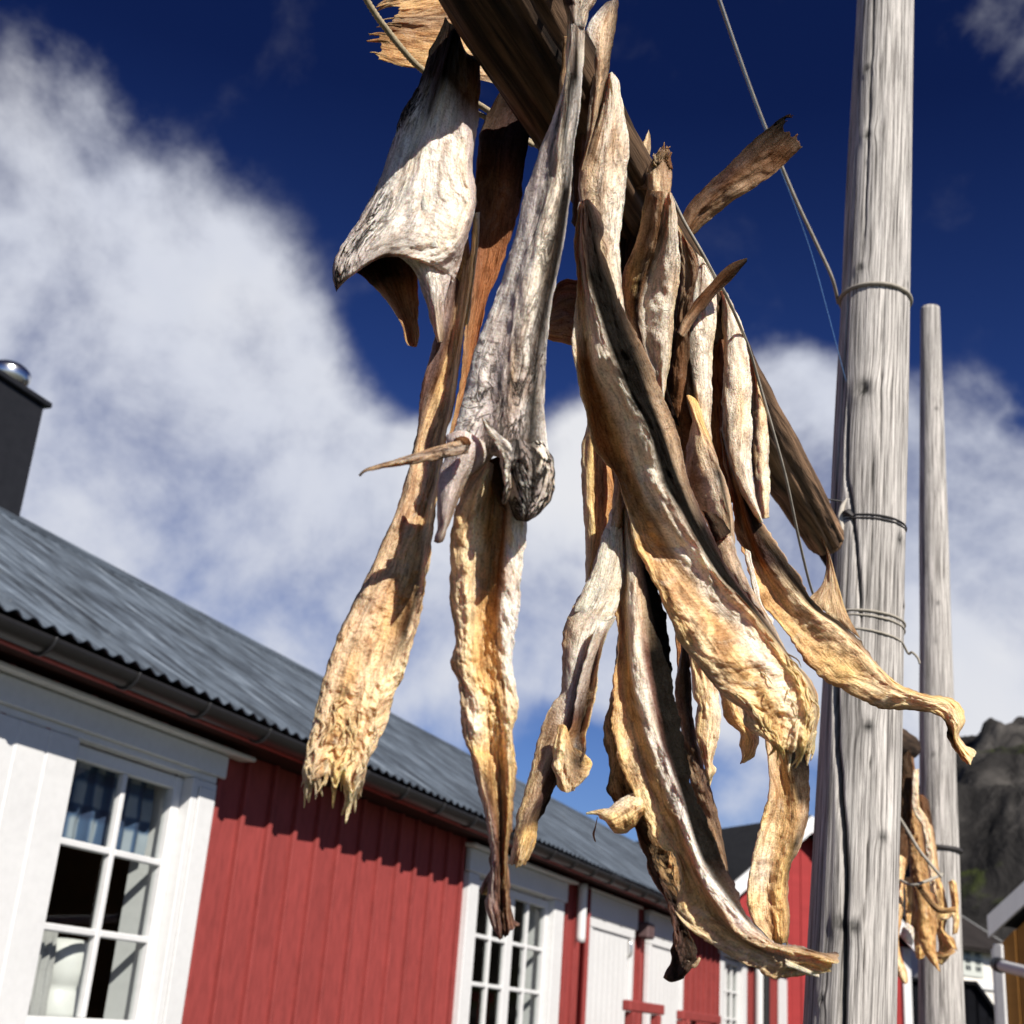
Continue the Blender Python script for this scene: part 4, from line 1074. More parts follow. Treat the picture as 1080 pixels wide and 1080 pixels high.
tube(mb, [pf + dr*.022, pf + dr*.04, pf.lerp(pn, .3)+Vector((0, 0, .002)), pf.lerp(pn, .65), pn, pend], [.024, .0285, .030, .033, .035, .036], 80, 420, rough=.07, seed=5, colfun=pcol,
     deform=lambda a, t: sum(.16*math.exp(-((t-k)/.02)**2 - ((a-p)/.5)**2) for k, p, q in kn) - .10*math.exp(-((a-2.2-.5*t)/.07)**2) - .08*math.exp(-((a-4.6+.6*t)/.05)**2)
     + .05*noise.fractal(Vector((math.cos(a)*5, math.sin(a)*5, t*14)), 1, 2, 4) - sum(.09*max(0, 1-abs(t-tc)/ln)*math.exp(-((a-ac-.9*(t-tc)+.06*noise.noise(Vector((t*40, ac, 1))))/w_)**2) for tc, ln, ac, w_ in chk_))
pole = mb.build('drying_pole', M_POLE)
tag(pole, 'brown horizontal pole running overhead to the thick grey post, fish hung over it', 'pole')

# stub behind the thick post, its wood colour darkened as shadow
mb = MB()
tube(mb, [at(857, 538, 1.72), at(872, 560, 1.74), at(905, 606, 1.80)], [.024, .027, .028], 24, 30, rough=.3, col=(.25, .22, .2, 1))
st = mb.build('pole_stub', M_POLE)
tag(st, 'dark rough end of a second pole tucked behind the thick grey post', 'pole')

# ropes
def rope(name, pts, r, mat, label, cat='rope', ridge=.35, twist=1100, group=None, par=None, seg=12):
    mb = MB()
    f = spline_sampler(pts)
    tube(mb, pts, r, seg, min(900, max(20, int(f.length/(.0011 if ridge else .004)))), ridge=ridge, twist=twist)
    o = mb.build(name, mat, par)
    if label: tag(o, label, cat, group)
    return o

def A(pts, h):
    n = len(pts)-1
    return [at(x, y, interp(h, i/n)) for i, (x, y) in enumerate(pts)]

rope('rope', A([(372,-30),(385,-3),(398,18),(410,34),(426,54),(441,70),(462,86),(485,100),(506,111),(522,122),(540,137),(560,150),(580,160)], [.70,.72,.74,.78,.82,.86]), .0021, M_ROPE,
     'brown rope slanting behind the white skinned fish at the upper left')
rope('rope', A([(500,118),(520,128),(540,140),(562,153)], [.80, .84]), .0018, M_ROPE, 'short brown rope turn under the pole between two white skinned fish')
# string tying the fish and running along to the post
tie = A([(652,186),(662,190),(676,192),(690,197),(699,200),(705,203),(711,213),(722,235),(740,266),(752,288),(764,308)], [.855,.852,.85,.855,.87,.90,.93])
tie += A([(778,338),(790,368),(800,402),(814,450),(829,505),(842,566),(853,612),(859,630)], [.98,1.04,1.08,1.12,1.2,1.3,1.40])
rope('string', tie, .0013, M_CORD, 'pale string knotted round a fish tail, running down to the pole end', 'string', .3, 1500)
rope('string', A([(664,196),(675,199),(688,203),(699,207)], [.855,.851,.862]), .0012, M_CORD, 'second turn of pale string under the knot on the fish tail', 'string', .3, 1500)
# rope from above, tied round the post
k3 = P1.k_at_y(318)
r3 = A([(740,-50),(757,-4),(775,48),(790,90),(806,132),(824,175),(842,217),(860,255),(877,292)], [1.22,1.28,1.34,1.40,1.46,1.52,1.57,1.62,1.66])
r3 += [P1.pt(k3, -1.62, .004)]
rope('rope', r3, .0023, M_CORD, 'pale rope coming down across the sky and tied to the thick grey post', 'rope', .35, 1000)
def ring(name, y, r, mat, label, ph0=-1.75, ph1=1.95, dy=0, tail=None, group=None, ridge=.3):
    k = P1.k_at_y(y); k2 = P1.k_at_y(y+dy)
    pts = [P1.pt(k+(k2-k)*q/14, ph0+(ph1-ph0)*q/14, r*.75) for q in range(15)]
    if tail: pts += tail
    return rope(name, pts, r, mat, label, 'rope' if mat is M_CORD else 'wire', ridge, 1000, group)
ring('rope', 318, .0026, M_CORD, 'single loop of pale rope round the thick post near its top', -1.9, 4.2)
ring('wire', 557, .0012, M_WIRE, 'dark wire wound round the thick grey post at the pole end', -1.5, 4.6, ridge=0)
ring('wire', 560.5, .0011, M_WIRE, 'second dark wire turn just below the first on the thick grey post', -1.2, 1.5, ridge=0)
mb = MB(); tube(mb, [P1.pt(P1.k_at_y(553), fphi(.2), .001), P1.pt(P1.k_at_y(555), fphi(.27), .005), P1.pt(P1.k_at_y(559), fphi(.33), .002)], [.002, .0042, .0015], 10, 14, rough=.6)
tag(mb.build('wire_twist', M_WIRE), 'small twist of dark wire knotted on the front of the thick post', 'wire')
mb = MB(); tube(mb, [P1.pt(P1.k_at_y(y), fphi(f), e) for y, f, e in ((539,.24,.001),(547,.20,.003),(556,.18,.003),(566,.2,.003),(580,.21,.0))], [.0006, .0032, .0038, .002, .0004], 10, 20, rough=.5)
tag(mb.build('wood_splinter', plain('fresh_pale_wood', (.62, .56, .48), .8, .1, 200, .1)), 'pale splinter of fresh wood lifted from the thick post by the wire', 'splinter')
ring('rope', 655, .0016, M_CORD, 'upper turn of thin pale rope round the thick post below the wire', -1.6, 1.9, 3)
ring('rope', 658.5, .0014, M_CORD, 'middle turn of thin pale rope lying against the upper one on the thick post', -1.6, 1.9, 6)
kt = P1.k_at_y(686)
tail = [P1.pt(kt, 1.62, .006), at(962, 688, 1.69), at(968, 694, 1.69), at(970, 700, 1.69)]
ring('rope', 671, .0015, M_CORD, 'lowest turn of thin pale rope on the thick post with its loose end sticking out', -1.5, 1.25, 9, tail)
rope('wire', A([(868, 526), (876, 527), (886, 528.5), (900, 530)], [1.66, 1.665, 1.67, 1.70]), .0012, M_WIRE, 'short dark wire between the pole end and the thick post', 'wire', 0)
rope('fishing_line', A([(757,-6),(790,92),(806,134),(822,176),(840,222),(856,268),(871,322),(888,386),(893,405)], [1.27,1.39,1.45,1.50,1.55,1.59,1.62,1.66,1.68]), .00055, M_LINE, 'thin blue line hanging beside the pale rope in the sky', 'line', 0, seg=6)

# far bunch between the posts
G2 = 'stockfish drying on the far rack'
def far(label, rails, hd, cols, T=20, crumple=1.2, off=None, name='dried_fish'):
    off = off or [0]+[8]*(len(rails)-2)+[0]
    mb = strip(rails, hd, off, cols, T=T, amp=2.2, crumple=crumple, res=1.6, edge=.3)
    return tag(mb.build('dried_fish', M_FISH), label, 'dried fish', G2)
far('black skinned fish at the top of the far bunch between the two posts', [[(947,776),(945,830),(943,880),(941,925)], [(953,778),(954,830),(952,880),(949,925)], [(960,786),(964,830),(961,870),(957,915)]], 2.75, [(0, 'K0 D1 K2'), (1, 'D0 B2')])
far('brown fish in the middle of the far bunch', [[(952,800),(953,850),(957,890),(962,930),(968,965)], [(958,795),(962,850),(967,890),(972,930),(980,970)], [(964,800),(970,850),(976,900),(983,940),(990,980)]], 2.8, [(0, 'B0 T1 B2'), (.5, 'T0 G1 B2'), (1, 'B0 G2')])
far('pale thin crooked fish standing out along the edge of the far bunch', [[(963,812),(962,832),(963,855),(972,870),(976,890),(979,915),(981,940)], [(969,811),(969,832),(970,850),(979,865),(982,885),(985,912),(988,945)]], 2.72, 'H0 C1', T=14)
far('yellow fish hanging lowest at the left of the far bunch', [[(945,903),(943,930),(942,960),(938,985),(936,1005),(942,1022),(952,1036)], [(950,902),(948,930),(947,960),(943,985),(943,1008),(950,1022),(955,1038)], [(956,906),(953,935),(952,965),(948,990),(951,1010),(956,1023),(958,1036)]], 2.7, [(0, 'Y0 C1 O2'), (1, 'Y0 C1 G2')])
far('slim orange fish beside the lowest yellow one of the far bunch', [[(953,925),(955,950),(955,978)], [(961,925),(962,955),(959,988)]], 2.76, 'O0 Y1', T=14)
far('broad orange brown fish low in the far bunch', [[(965,942),(967,975),(971,998),(979,1012),(989,1023)], [(975,940),(977,975),(979,998),(985,1012),(990,1024)], [(986,942),(988,975),(987,998),(989,1012),(992,1025)]], 2.78, [(0, 'B0 G1 B2'), (1, 'O0 Y1 O2')])
far('yellow fish hanging in front of the thinner post', [[(981,925),(984,950),(983,975),(991,987),(1000,1000)], [(990,928),(995,955),(991,978),(999,988),(1006,1001)], [(994,932),(1000,960),(997,982),(1006,990),(1010,1003)]], 2.9, [(0, 'C0 Y1 O2'), (1, 'O0 Y1 B2')], T=16)
far('small curled yellow fish end at the right edge of the far bunch', [[(990,965),(1000,962),(1007,956),(1012,966),(1010,984)], [(992,972),(1001,969),(1005,965),(1005,974),(1004,986)]], 2.85, 'Y0 C1', T=16)
far('dark stick like fish lying across the far bunch', [[(966,935),(978,952),(990,963),(1008,962)], [(969,931),(982,947),(993,957),(1009,956)]], 2.68, [(0, 'K0 D1'), (1, 'B0 G1')], T=14)
far('tan fish hanging straight at the back of the far bunch', [[(958,880),(960,930),(962,980),(966,1010)], [(966,880),(969,930),(971,980),(970,1012)], [(975,885),(978,930),(979,975),(975,1010)]], 3.0, [(0, 'B0 G1 B2'), (1, 'O0 Y1 G2')], T=20)
far('cream fish leaning against the left side of the thinner post', [[(972,872),(975,905),(979,940),(983,970)], [(978,868),(982,905),(986,940),(989,972)], [(984,872),(989,905),(993,940),(994,970)]], 2.95, [(0, 'G0 C1 B2'), (1, 'Y0 C1 G2')], T=18)
far('small pale fish end sticking out right of the thinner post', [[(1000,930),(1003,950),(1004,968)], [(1005,928),(1008,950),(1008,970)], [(1009,932),(1011,950),(1011,970)]], 2.88, 'C0 Y1 G2', T=12)
far('dark fish hanging behind the pale crooked one of the far bunch', [[(960,840),(968,880),(974,920)], [(972,838),(978,880),(983,920)], [(980,845),(986,885),(990,925)]], 3.05, 'K0 B1 D2', T=20)
far('curled orange fish at the foot of the thinner post bundle', [[(984,972),(988,985),(990,1000),(986,1012)], [(992,975),(996,990),(996,1004),(990,1016)], [(999,985),(1003,996),(1001,1010),(993,1018)]], 2.92, 'O0 Y1 G2', T=14)
far('white scrap of fish skin at the left of the far bunch', [[(950,985),(952,978),(957,973)], [(953,990),(957,984),(963,978)], [(962,998),(964,990),(964,980)]], 2.74, 'W0 W2', T=6, crumple=1)
far('dark brown curved fish end below the curled yellow one', [[(986,1003),(996,1004),(1005,999)], [(987,1008),(997,1010),(1008,1004)]], 2.86, 'B0 G1', T=12)
rope('rope', A([(938,845),(945,857),(957,876),(969,896),(981,911),(993,925)], [2.55,2.6,2.62,2.64]), .003, M_CORD, 'pale rope slanting down through the far bunch', 'rope', .2, 600)
rope('rope', A([(945,925),(960,933),(975,930),(994,922)], [2.7,2.66,2.66,2.7]), .0028, M_CORD, 'pale rope lying across the middle of the far bunch', 'rope', .2, 600)
mb = MB()
tube(mb, [at(903, 764, 1.76), at(926, 774, 2.3), at(946, 782, 2.75), at(957, 788, 2.98)], [.03, .03, .029, .028], 24, 90, rough=.06)
tag(mb.build('drying_pole', M_POLE), 'far pole half hidden by the thick post, carrying the far bunch of fish', 'pole')
k = P2.k_at_y(897)
rope('wire', [P2.pt(k, -1.6+3.2*q/10, .003) for q in range(11)], .005, M_WIRE, 'dark band round the thinner post beside the far bunch', 'wire', 0)
# ------------------------------------------------------------------ long red house on the left
SC = .78
DW = 4.5
class SFrame(Frame):
    def P(f, s, o, z):
        return f.o0 + (f.d*s + f.n*o + Vector((0, 0, z)))*SC
AZ1 = D2R(22.4)
f1 = SFrame((0, 0, EYE), AZ1)
f1.o0 = Vector((0, 0, EYE)) - f1.n*DW*SC
GZ = -EYE/SC
S0, S1 = 0.2, 25.35        # wall ends
house = tag(empty('red_house', f1.P(S0, 0, GZ)), 'long red boarded house with white windows, blue grey roof and black chimney', 'house')
ROOM_D = -2.6
# openings (s0, s1, z0, z1)
W1, W2, W3 = (5.40, 6.255, -.135, 1.08), (10.72, 12.52, -.5, 1.05), (20.35, 21.55, -.5, 1.05)
W0 = (3.75, 4.62, -.135, 1.08)
openings = [W0, W1, W2, W3]
mb = MB()
rnd = random.Random(2)
s = S0; pitch = .305
while s < S1:
    e = min(s + pitch + rnd.uniform(-.012, .012), S1)
    pieces = [(s, e, GZ, 1.40)]
    for (a, b, z0, z1) in openings:
        a -= .085; b += .085
        new = []
        for (p, q, u0, u1) in pieces:
            if q <= a or p >= b: new.append((p, q, u0, u1)); continue
            if p < a-.02: new.append((p, a, u0, u1))
            if q > b+.02: new.append((b, q, u0, u1))
            new += [(max(p, a), min(q, b), u0, z0-.12), (max(p, a), min(q, b), z1+.11, u1)]
        pieces = new
    o = .012*rnd.random()
    s_full, e_full = s, e
    for s, e, z0, z1 in pieces:
        # boards lapped: right edge stands proud of the next one
        n0 = len(mb.v)
        pts = []
        for (q, oo) in ((s+.016, .016+o*.3), (e-.030, .034+o*.3)):
            pts.append((q, oo))
        (a, oa), (b, ob) = pts
        vv = [f1.P(a, -.03, z0), f1.P(a, oa, z0), f1.P(b, ob, z0), f1.P(b, -.03, z0), f1.P(a, -.03, z1), f1.P(a, oa, z1), f1.P(b, ob, z1), f1.P(b, -.03, z1)]
        off = rnd.uniform(0, 50)
        mb.add(vv, [(0, 1, 2, 3), (4, 7, 6, 5), (0, 4, 5, 1), (1, 5, 6, 2), (2, 6, 7, 3)], [(v[0]+off, v[2]) for v in ((a, 0, z0), (a, 0, z0), (b, 0, z0), (b+.02, 0, z0), (a, 0, z1), (a, 0, z1), (b, 0, z1), (b+.02, 0, z1))])
        # backing strip seen in the grooves
        box(mb, f1, s, e, -.06, -.034, z0, z1)
        # narrow cover strip
        if e == e_full: box(mb, f1, e-.042, e-.002, .010, .066+o*.3, z0, z1, .004)
    s = e_full
mb.build('wall', M_RED, house)
mb = MB()   # far gable end and rear
for (a, b, o0, o1, z0, z1) in ((S1-.03, S1+.03, -5.2, -.06, GZ, 1.36), (S0-.03, S0+.03, -5.2, -.06, GZ, 1.36), (S0+.03, S1-.03, -5.2, -5.1, GZ, 1.36)):
    box(mb, f1, a, b, o0, o1, z0, z1)
for sg in (S0, S1):
    vv = [f1.P(sg+.02, -.05, 1.365), f1.P(sg+.02, -5.2, 1.365), f1.P(sg+.02, -2.6, 3.02), f1.P(sg-.02, -.05, 1.365), f1.P(sg-.02, -5.2, 1.365), f1.P(sg-.02, -2.6, 3.02)]
    mb.add(vv, [(0, 1, 2), (5, 4, 3), (0, 2, 5, 3), (1, 4, 5, 2)])
mb.build('gable_wall', M_RED, house)
# interior
mb = MB()
box(mb, f1, 2.6, 23.2, ROOM_D-.05, ROOM_D, GZ, 1.34)
box(mb, f1, 2.6, 23.2, ROOM_D, -.10, 1.30, 1.34)
box(mb, f1, 2.6, 23.2, ROOM_D, -.10, -1.25, -1.2)
for q in (2.6, 7.6, 9.2, 14.6, 18.5, 23.15):
    box(mb, f1, q, q+.05, ROOM_D+.003, -.10, -1.19, 1.29)
mb.build('room', M_ROOM, house)
# roof: corrugated sheets
def roof_sheet(o_e, z_e, o_r, z_r, s0, s1):
    per = .125; n = int((s1-s0)/per*12)
    mb = MB(); vs, fs, uv = [], [], []
    rows = 10
    up = Vector((0, 0, 1))
    for side in (0, 1):
        for r in range(rows+1):
            k = r/rows
            for i in range(n+1):
                s = s0+(s1-s0)*i/n
                lap = .012*((k*5) % 1.0)
                a = .013*math.sin(2*math.pi*s/per) + .006*noise.noise(Vector((s*.8, k*3, 5))) - lap
                o, z = o_e+(o_r-o_e)*k, z_e+(z_r-z_e)*k
                vs.append(f1.P(s, o, z + a - side*.012)); uv.append((s, k*3.2))
    W = n+1; nf = (rows+1)*W
    for r in range(rows):
        for i in range(n):
            a = r*W+i
            fs.append((a, a+1, a+W+1, a+W)); fs.append((nf+a, nf+a+W, nf+a+W+1, nf+a+1))
    for i in range(n):
        fs.append((i, nf+i, nf+i+1, i+1))
    mb.add(vs, fs, uv, None, True)
    return mb
mb = roof_sheet(.36, 1.535, -2.6, 3.28, S0-.25, S1+.2)
b2 = roof_sheet(-5.56, 1.535, -2.6, 3.27, S0-.25, S1+.2)
mb.add(b2.v, b2.f, b2.uv, None, True)
roof = mb.build('roof', M_ROOF, house)
mb = MB()
tube(mb, [f1.P(S0-.25, -2.6, 3.275), f1.P((S0+S1)/2, -2.6, 3.268), f1.P(S1+.2, -2.6, 3.275)], .06*SC, 12, 40)
mb.build('ridge_cap', M_ROOF, roof)
mb = MB()
box(mb, f1, S0-.2, S1+.12, .285, .325, 1.392, 1.50, .006)
mb.build('fascia', M_RED, house)
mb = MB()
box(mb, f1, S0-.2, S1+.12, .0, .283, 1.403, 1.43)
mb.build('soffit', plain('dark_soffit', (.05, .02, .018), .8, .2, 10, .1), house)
# gutter: half round channel
mb = MB(); vs, fs, uv = [], [], []
ng = 14
for q, s in enumerate((S0-.2, (S0+S1)/2, S1+.1)):
    for rr in (.072, .064):
        for i in range(ng+1):
            a = math.pi*i/ng
            vs.append(f1.P(s, .405-math.cos(a)*rr, 1.452-math.sin(a)*rr)); uv.append((s, i*.02))
W = 2*(ng+1)
for q in range(2):
    for l in range(2):
        for i in range(ng):
            a = q*W+l*(ng+1)+i
            fs.append((a, a+1, a+W+1, a+W))
    for i in (0, ng):
        a = q*W+i; fs.append((a, a+ng+1, a+W+ng+1, a+W))
mb.add(vs, fs, uv, None, True)
gut = mb.build('gutter', M_GUTTER, house)
s = 1.45
while s < S1:
    mb = MB()
    pts = [f1.P(s, .405-math.cos(math.pi*i/8)*.078, 1.452-math.sin(math.pi*i/8)*.078) for i in range(9)]
    tube(mb, [f1.P(s, .325, 1.47)]+pts, .009*SC, 6, 20)
    mb.build('bracket', M_BLACK, gut)
    s += .62

# chimney: sheet metal box on the ridge with a steel cowl
mb = MB()
OC = -2.55
zc = .60*(DW-OC); sr = 1.04*(DW-OC)
box(mb, f1, sr-1.0, sr, OC-.75, OC, 2.9, zc, .01)
box(mb, f1, sr-1.04, sr+.04, OC-.79, OC+.04, zc+.003, zc+.05, .008)
chim = mb.build('chimney', M_BLACK, house)
mb = MB()
cs, co = sr-.24, OC-.2
tube(mb, [f1.P(cs, co, zc+.05), f1.P(cs, co, zc+.10)], .14*SC, 32, 6)
tube(mb, [f1.P(cs, co, zc+.10), f1.P(cs, co, zc+.12), f1.P(cs, co, zc+.22), f1.P(cs, co, zc+.27)], [.15*SC, .17*SC, .17*SC, .10*SC], 32, 10)
mb.build('cowl', M_STEEL, chim)

def window(fr, glass, cols, rows, mid=None, par=None, sash=.075, mun=.036, o=-.02, zfloor=None):
    """a casement window: sash frame as the part, muntins and panes as sub-parts"""
    s0, s1, z0, z1 = glass
    mb = MB()
    box(mb, fr, s0-sash, s0, o-.03, o+.03, z0-sash, z1+sash, .006)
    box(mb, fr, s1, s1+sash, o-.03, o+.03, z0-sash, z1+sash, .006)
    box(mb, fr, s0, s1, o-.03, o+.028, z1, z1+sash, .006)
    box(mb, fr, s0, s1, o-.03, o+.028, z0-sash, z0, .006)
    win = mb.build('window', M_WHITE, par)
    mb = MB()
    for c in range(1, cols):
        s = s0+(s1-s0)*c/cols; w = mun
        if mid and c == mid: w = .17
        box(mb, fr, s-w/2, s+w/2, o-.02, o+.024, z0, z1, .006)
    for r in range(1, rows):
        z = z0+(z1-z0)*r/rows
        for c in range(cols):
            a = s0+(s1-s0)*c/cols + (0 if c == 0 else (.085 if mid == c else mun/2)); b = s0+(s1-s0)*(c+1)/cols - (0 if c == cols-1 else (.085 if mid == c+1 else mun/2))
            box(mb, fr, a, b, o-.02, o+.022, z-mun/2, z+mun/2, .006)
    mb.build('muntins', M_WHITE, win)
    mb = MB()
    mb.add([fr.P(s0, o-.004, z0), fr.P(s1, o-.004, z0), fr.P(s1, o-.004, z1), fr.P(s0, o-.004, z1)], [(0, 1, 2, 3)])
    mb.build('pane', M_GLASS, win)
    return win

for w in (W0, W1):
    window(f1, w, 2, 3, None, house)
window(f1, W2, 4, 4, 2, house)
window(f1, W3, 3, 4, None, house)
# inner reveals
for (a, b, z0, z1) in (W0, W1, W2, W3):
    mb = MB()
    box(mb, f1, a-.09, a-.05, -.24, -.06, z0-.12, z1+.12)
    box(mb, f1, b+.05, b+.09, -.24, -.06, z0-.12, z1+.12)
    box(mb, f1, a-.05, b+.05, -.24, -.06, z0-.12, z0-.08)
    box(mb, f1, a-.05, b+.05, -.24, -.06, z1+.08, z1+.12)
    mb.build('window_reveal', M_WHITE, house)

# white casing round the first pair of windows
mb = MB()
box(mb, f1, 6.331, 6.57, -.03, .078, -.5, 1.16, .006)           # right casing
box(mb, f1, 6.385, 6.55, .081, .092, -.5, 1.12, .005)
box(mb, f1, 5.10, 5.324, -.03, .078, -.5, 1.16, .006)
box(mb, f1, 4.883, 5.092, .045, .076, -.5, 1.16, .006)
box(mb, f1, 4.70, 5.32, .02, .070, -.5, 1.157)
box(mb, f1, 4.696, 4.875, -.03, .078, -.5, 1.16, .006)
box(mb, f1, 3.42, 3.674, -.03, .078, -.5, 1.16, .006)
box(mb, f1, 3.42, 6.57, .02, .042, 1.158, 1.34)
box(mb, f1, 3.42, 6.57, .045, .072, 1.163, 1.335, .006)
box(mb, f1, 3.36, 6.62, .075, .10, 1.20, 1.333, .008)            # header board
box(mb, f1, 3.30, 6.80, .055, .17, 1.337, 1.362, .006)            # cap
box(mb, f1, 3.42, 6.57, -.02, .10, -.30, -.225, .008)
box(mb, f1, 3.42, 6.57, .042, .060, -.6, -.305)
mb.build('window_casing', M_WHITE, house)
for z in (.78, 1.02):
    mb = MB(); tube(mb, [f1.P(4.70, .085, z-.05), f1.P(4.70, .085, z+.05)], .012*SC, 8, 6)
    mb.build('hinge', M_STEEL if z < 0 else M_WHITE, house)
# casing of the second window
mb = MB()
box(mb, f1, 10.42, 10.644, -.03, .078, -.6, 1.14, .006)
box(mb, f1, 12.596, 12.88, -.03, .078, -.6, 1.14, .006)
box(mb, f1, 10.42, 12.88, .02, .042, 1.13, 1.34)
box(mb, f1, 10.38, 12.92, .045, .095, 1.143, 1.33, .008)
box(mb, f1, 10.30, 13.05, .05, .16, 1.334, 1.362, .006)
mb.build('window_casing', M_WHITE, house)
# casing of the third window
mb = MB()
box(mb, f1, 20.0, 20.274, -.03, .078, -.6, 1.14, .006)
box(mb, f1, 21.626, 21.92, -.03, .078, -.6, 1.14, .006)
box(mb, f1, 19.98, 21.94, .045, .095, 1.143, 1.33, .008)
mb.build('window_casing', M_WHITE, house)

def door(s0, s1, z1):
    mb = MB()
    s = s0+.13
    while s < s1-.13:
        e = min(s+.19, s1-.125)
        box(mb, f1, s+.002, e-.002, .044, .085, GZ+.2, z1-.1, .005)
        box(mb, f1, s-.01, e+.01, .04, .078, GZ+.2, z1-.1)
        s = e
    d = mb.build('door', M_WHITE, house)
    mb = MB()
    box(mb, f1, s0, s0+.125, .044, .108, GZ+.2, z1-.1, .006)
    box(mb, f1, s1-.12, s1, .044, .108, GZ+.2, z1-.1, .006)
    box(mb, f1, s0, s1, .044, .111, z1-.097, z1, .006)
    mb.build('door_frame', M_WHITE, d)
    mb = MB()
    box(mb, f1, s0-.06, s1+.10, .044, .116, z1+.003, 1.333, .008)
    box(mb, f1, s0-.10, s1+.18, .05, .15, 1.336, 1.362, .006)
    mb.build('door_header', M_WHITE, d)
    mb = MB(); tube(mb, [f1.P(s1-.2, .07, .78), f1.P(s1-.2, .12, .80), f1.P(s1-.2, .12, .92), f1.P(s1-.2, .07, .94)], .018*SC, 8, 16)
    mb.build('handle', M_STEEL, d)
door(13.62, 15.32, 1.08)
door(15.98, 17.68, 1.08)

mb = MB()
tube(mb, [f1.P(13.30, .12, 1.37), f1.P(13.30, .12, .80)], .05*SC, 14, 8)
mb.build('downpipe', M_WHITE, house)
mb = MB()
tube(mb, [f1.P(13.53, .11, 1.35), f1.P(13.53, .11, -1.5)], .03*SC, 10, 4)
mb.build('drain_pipe', M_RED, house)
mb = MB()
tube(mb, [f1.P(23.0, .40, 1.40), f1.P(23.0, .17, 1.22), f1.P(23.0, .15, 1.1), f1.P(23.0, .15, -1.6)], .085*SC, 14, 40)
mb.build('downpipe', M_BLACK, house)
mb = MB()
tube(mb, [f1.P(22.6, .13, 1.33), f1.P(22.6, .13, -1.6)], .07*SC, 12, 6)
mb.build('downpipe', M_WHITE, house)
mb = MB()
box(mb, f1, 15.58, 15.86, .06, .20, 1.02, 1.2, .02)
lamp = mb.build('wall_lamp', plain('weathered_lamp_case', (.12, .075, .075), .6, .2, 20, .3), house)
mb = MB()
box(mb, f1, 24.7, 25.4, .055, .095, GZ, 1.33, .006)
box(mb, f1, 25.38, 25.44, -.4, .095, GZ, 1.33, .006)
mb.build('corner_board', M_WHITE, house)

# railing of the steps by the doors
rl = tag(empty('stair_railing', f1.P(13, .9, GZ)), 'red wooden railing in front of the white doors', 'railing')
mb = MB(); box(mb, f1, 12.4, 13.63, .85, .93, .17, .265, .01); mb.build('handrail', M_RED, rl)
for s in (12.5, 13.4):
    mb = MB(); box(mb, f1, s, s+.09, .845, .935, GZ, .167, .008); mb.build('post', M_RED, rl)
rl2 = tag(empty('stair_railing', f1.P(16, .74, GZ)), 'red wooden railing with crossed braces by the red wall beyond the doors', 'railing')
mb = MB(); box(mb, f1, 15.0, 16.9, .70, .78, .155, .25, .01); mb.build('handrail', M_RED, rl2)
for s in (15.02, 16.7):
    mb = MB(); box(mb, f1, s, s+.09, .695, .785, GZ, .152, .008); mb.build('post', M_RED, rl2)
for a, b, oo in ((15.15, 15.8, .70), (15.8, 15.15, .78)):
    mb = MB(); tube(mb, [f1.P(a, oo, -.5), f1.P(b, oo, .15)], .035*SC, 6, 4); mb.build('brace', M_RED, rl2)

# things inside the windows
def cloth(fr, s0, s1, z0, z1, o, mat, name, label, cat, folds=7, amp=.03, scallop=0, group=None):
    mb = MB(); vs, fs, uv = [], [], []
    n, m = folds*10, 14
    for r in range(m+1):
        k = r/m
        for i in range(n+1):
            x = i/n
            oo = amp*math.sin(x*folds*2*math.pi+.7*math.sin(k*2))*(.4+.6*k) + .012*noise.noise(Vector((x*9, k*5, s0)))
            z = z1+(z0-z1)*k
            vs.append(fr.P(s0+(s1-s0)*x, o+oo, z)); uv.append(((s1-s0)*x*1.25, (z1-z)))
    W = n+1
    for r in range(m):
        for i in range(n):
            a = r*W+i; fs.append((a, a+1, a+W+1, a+W))
    mb.add(vs, fs, uv, None, True)
    return tag(mb.build(name, mat), label, cat, group)
cloth(f1, 5.48, 6.26, .70, 1.16, -.13, M_PLAID, 'curtain', 'blue plaid short curtain in the top of the large left window', 'curtain', 6, .02)
cloth(f1, 5.56, 5.68, -.2, .27, -.13, M_CURTAIN, 'curtain', 'pale blue striped cloth at the lower left of the large left window', 'curtain', 2, .02)
cloth(f1, 3.85, 4.7, .70, 1.16, -.13, M_PLAID, 'curtain', 'blue plaid short curtain in the window cut off by the left edge', 'curtain', 6, .02)
cloth(f1, 20.4, 21.75, -.6, 1.12, -.06, M_CURTAIN, 'curtain', 'pale curtain filling the small far window of the long red house', 'curtain', 8, .02)
# white enamel jug / lamp on the sill
mb = MB()
jc = f1.P(5.86, -.22, .0)
prof = [(.0, -.16), (.12, -.16), (.125, -.12), (.11, -.02), (.10, .0), (.112, .02), (.125, .08), (.122, .16), (.108, .21), (.085, .235), (.0, .24)]
vs, fs, uv = [], [], []
for r, z in prof:
    for j in range(28):
        a = 2*math.pi*j/28
        vs.append(jc + Vector((math.cos(a)*r*SC*1.15, math.sin(a)*r*SC*1.15, z*SC))); uv.append((a*.1, z))
for i in range(len(prof)-1):
    for j in range(28):
        a, b = i*28+j, i*28+(j+1) % 28
        fs.append((a, b, b+28, a+28))
mb.add(vs, fs, uv, None, True)
jug = tag(empty('jug', jc - Vector((0, 0, .16*SC))), 'white enamel jug standing on the sill in the lower left pane', 'jug')
mb.build('body', M_JUG, jug)
mb = MB()
hd_ = f1.d
tube(mb, [jc - hd_*.10 + Vector((0, 0, .15*SC)), jc - hd_*.16 + Vector((0, 0, .12*SC)), jc - hd_*.17 + Vector((0, 0, .02)), jc - hd_*.105 + Vector((0, 0, -.02))], .012, 8, 20)
mb.build('handle', M_JUG, jug)

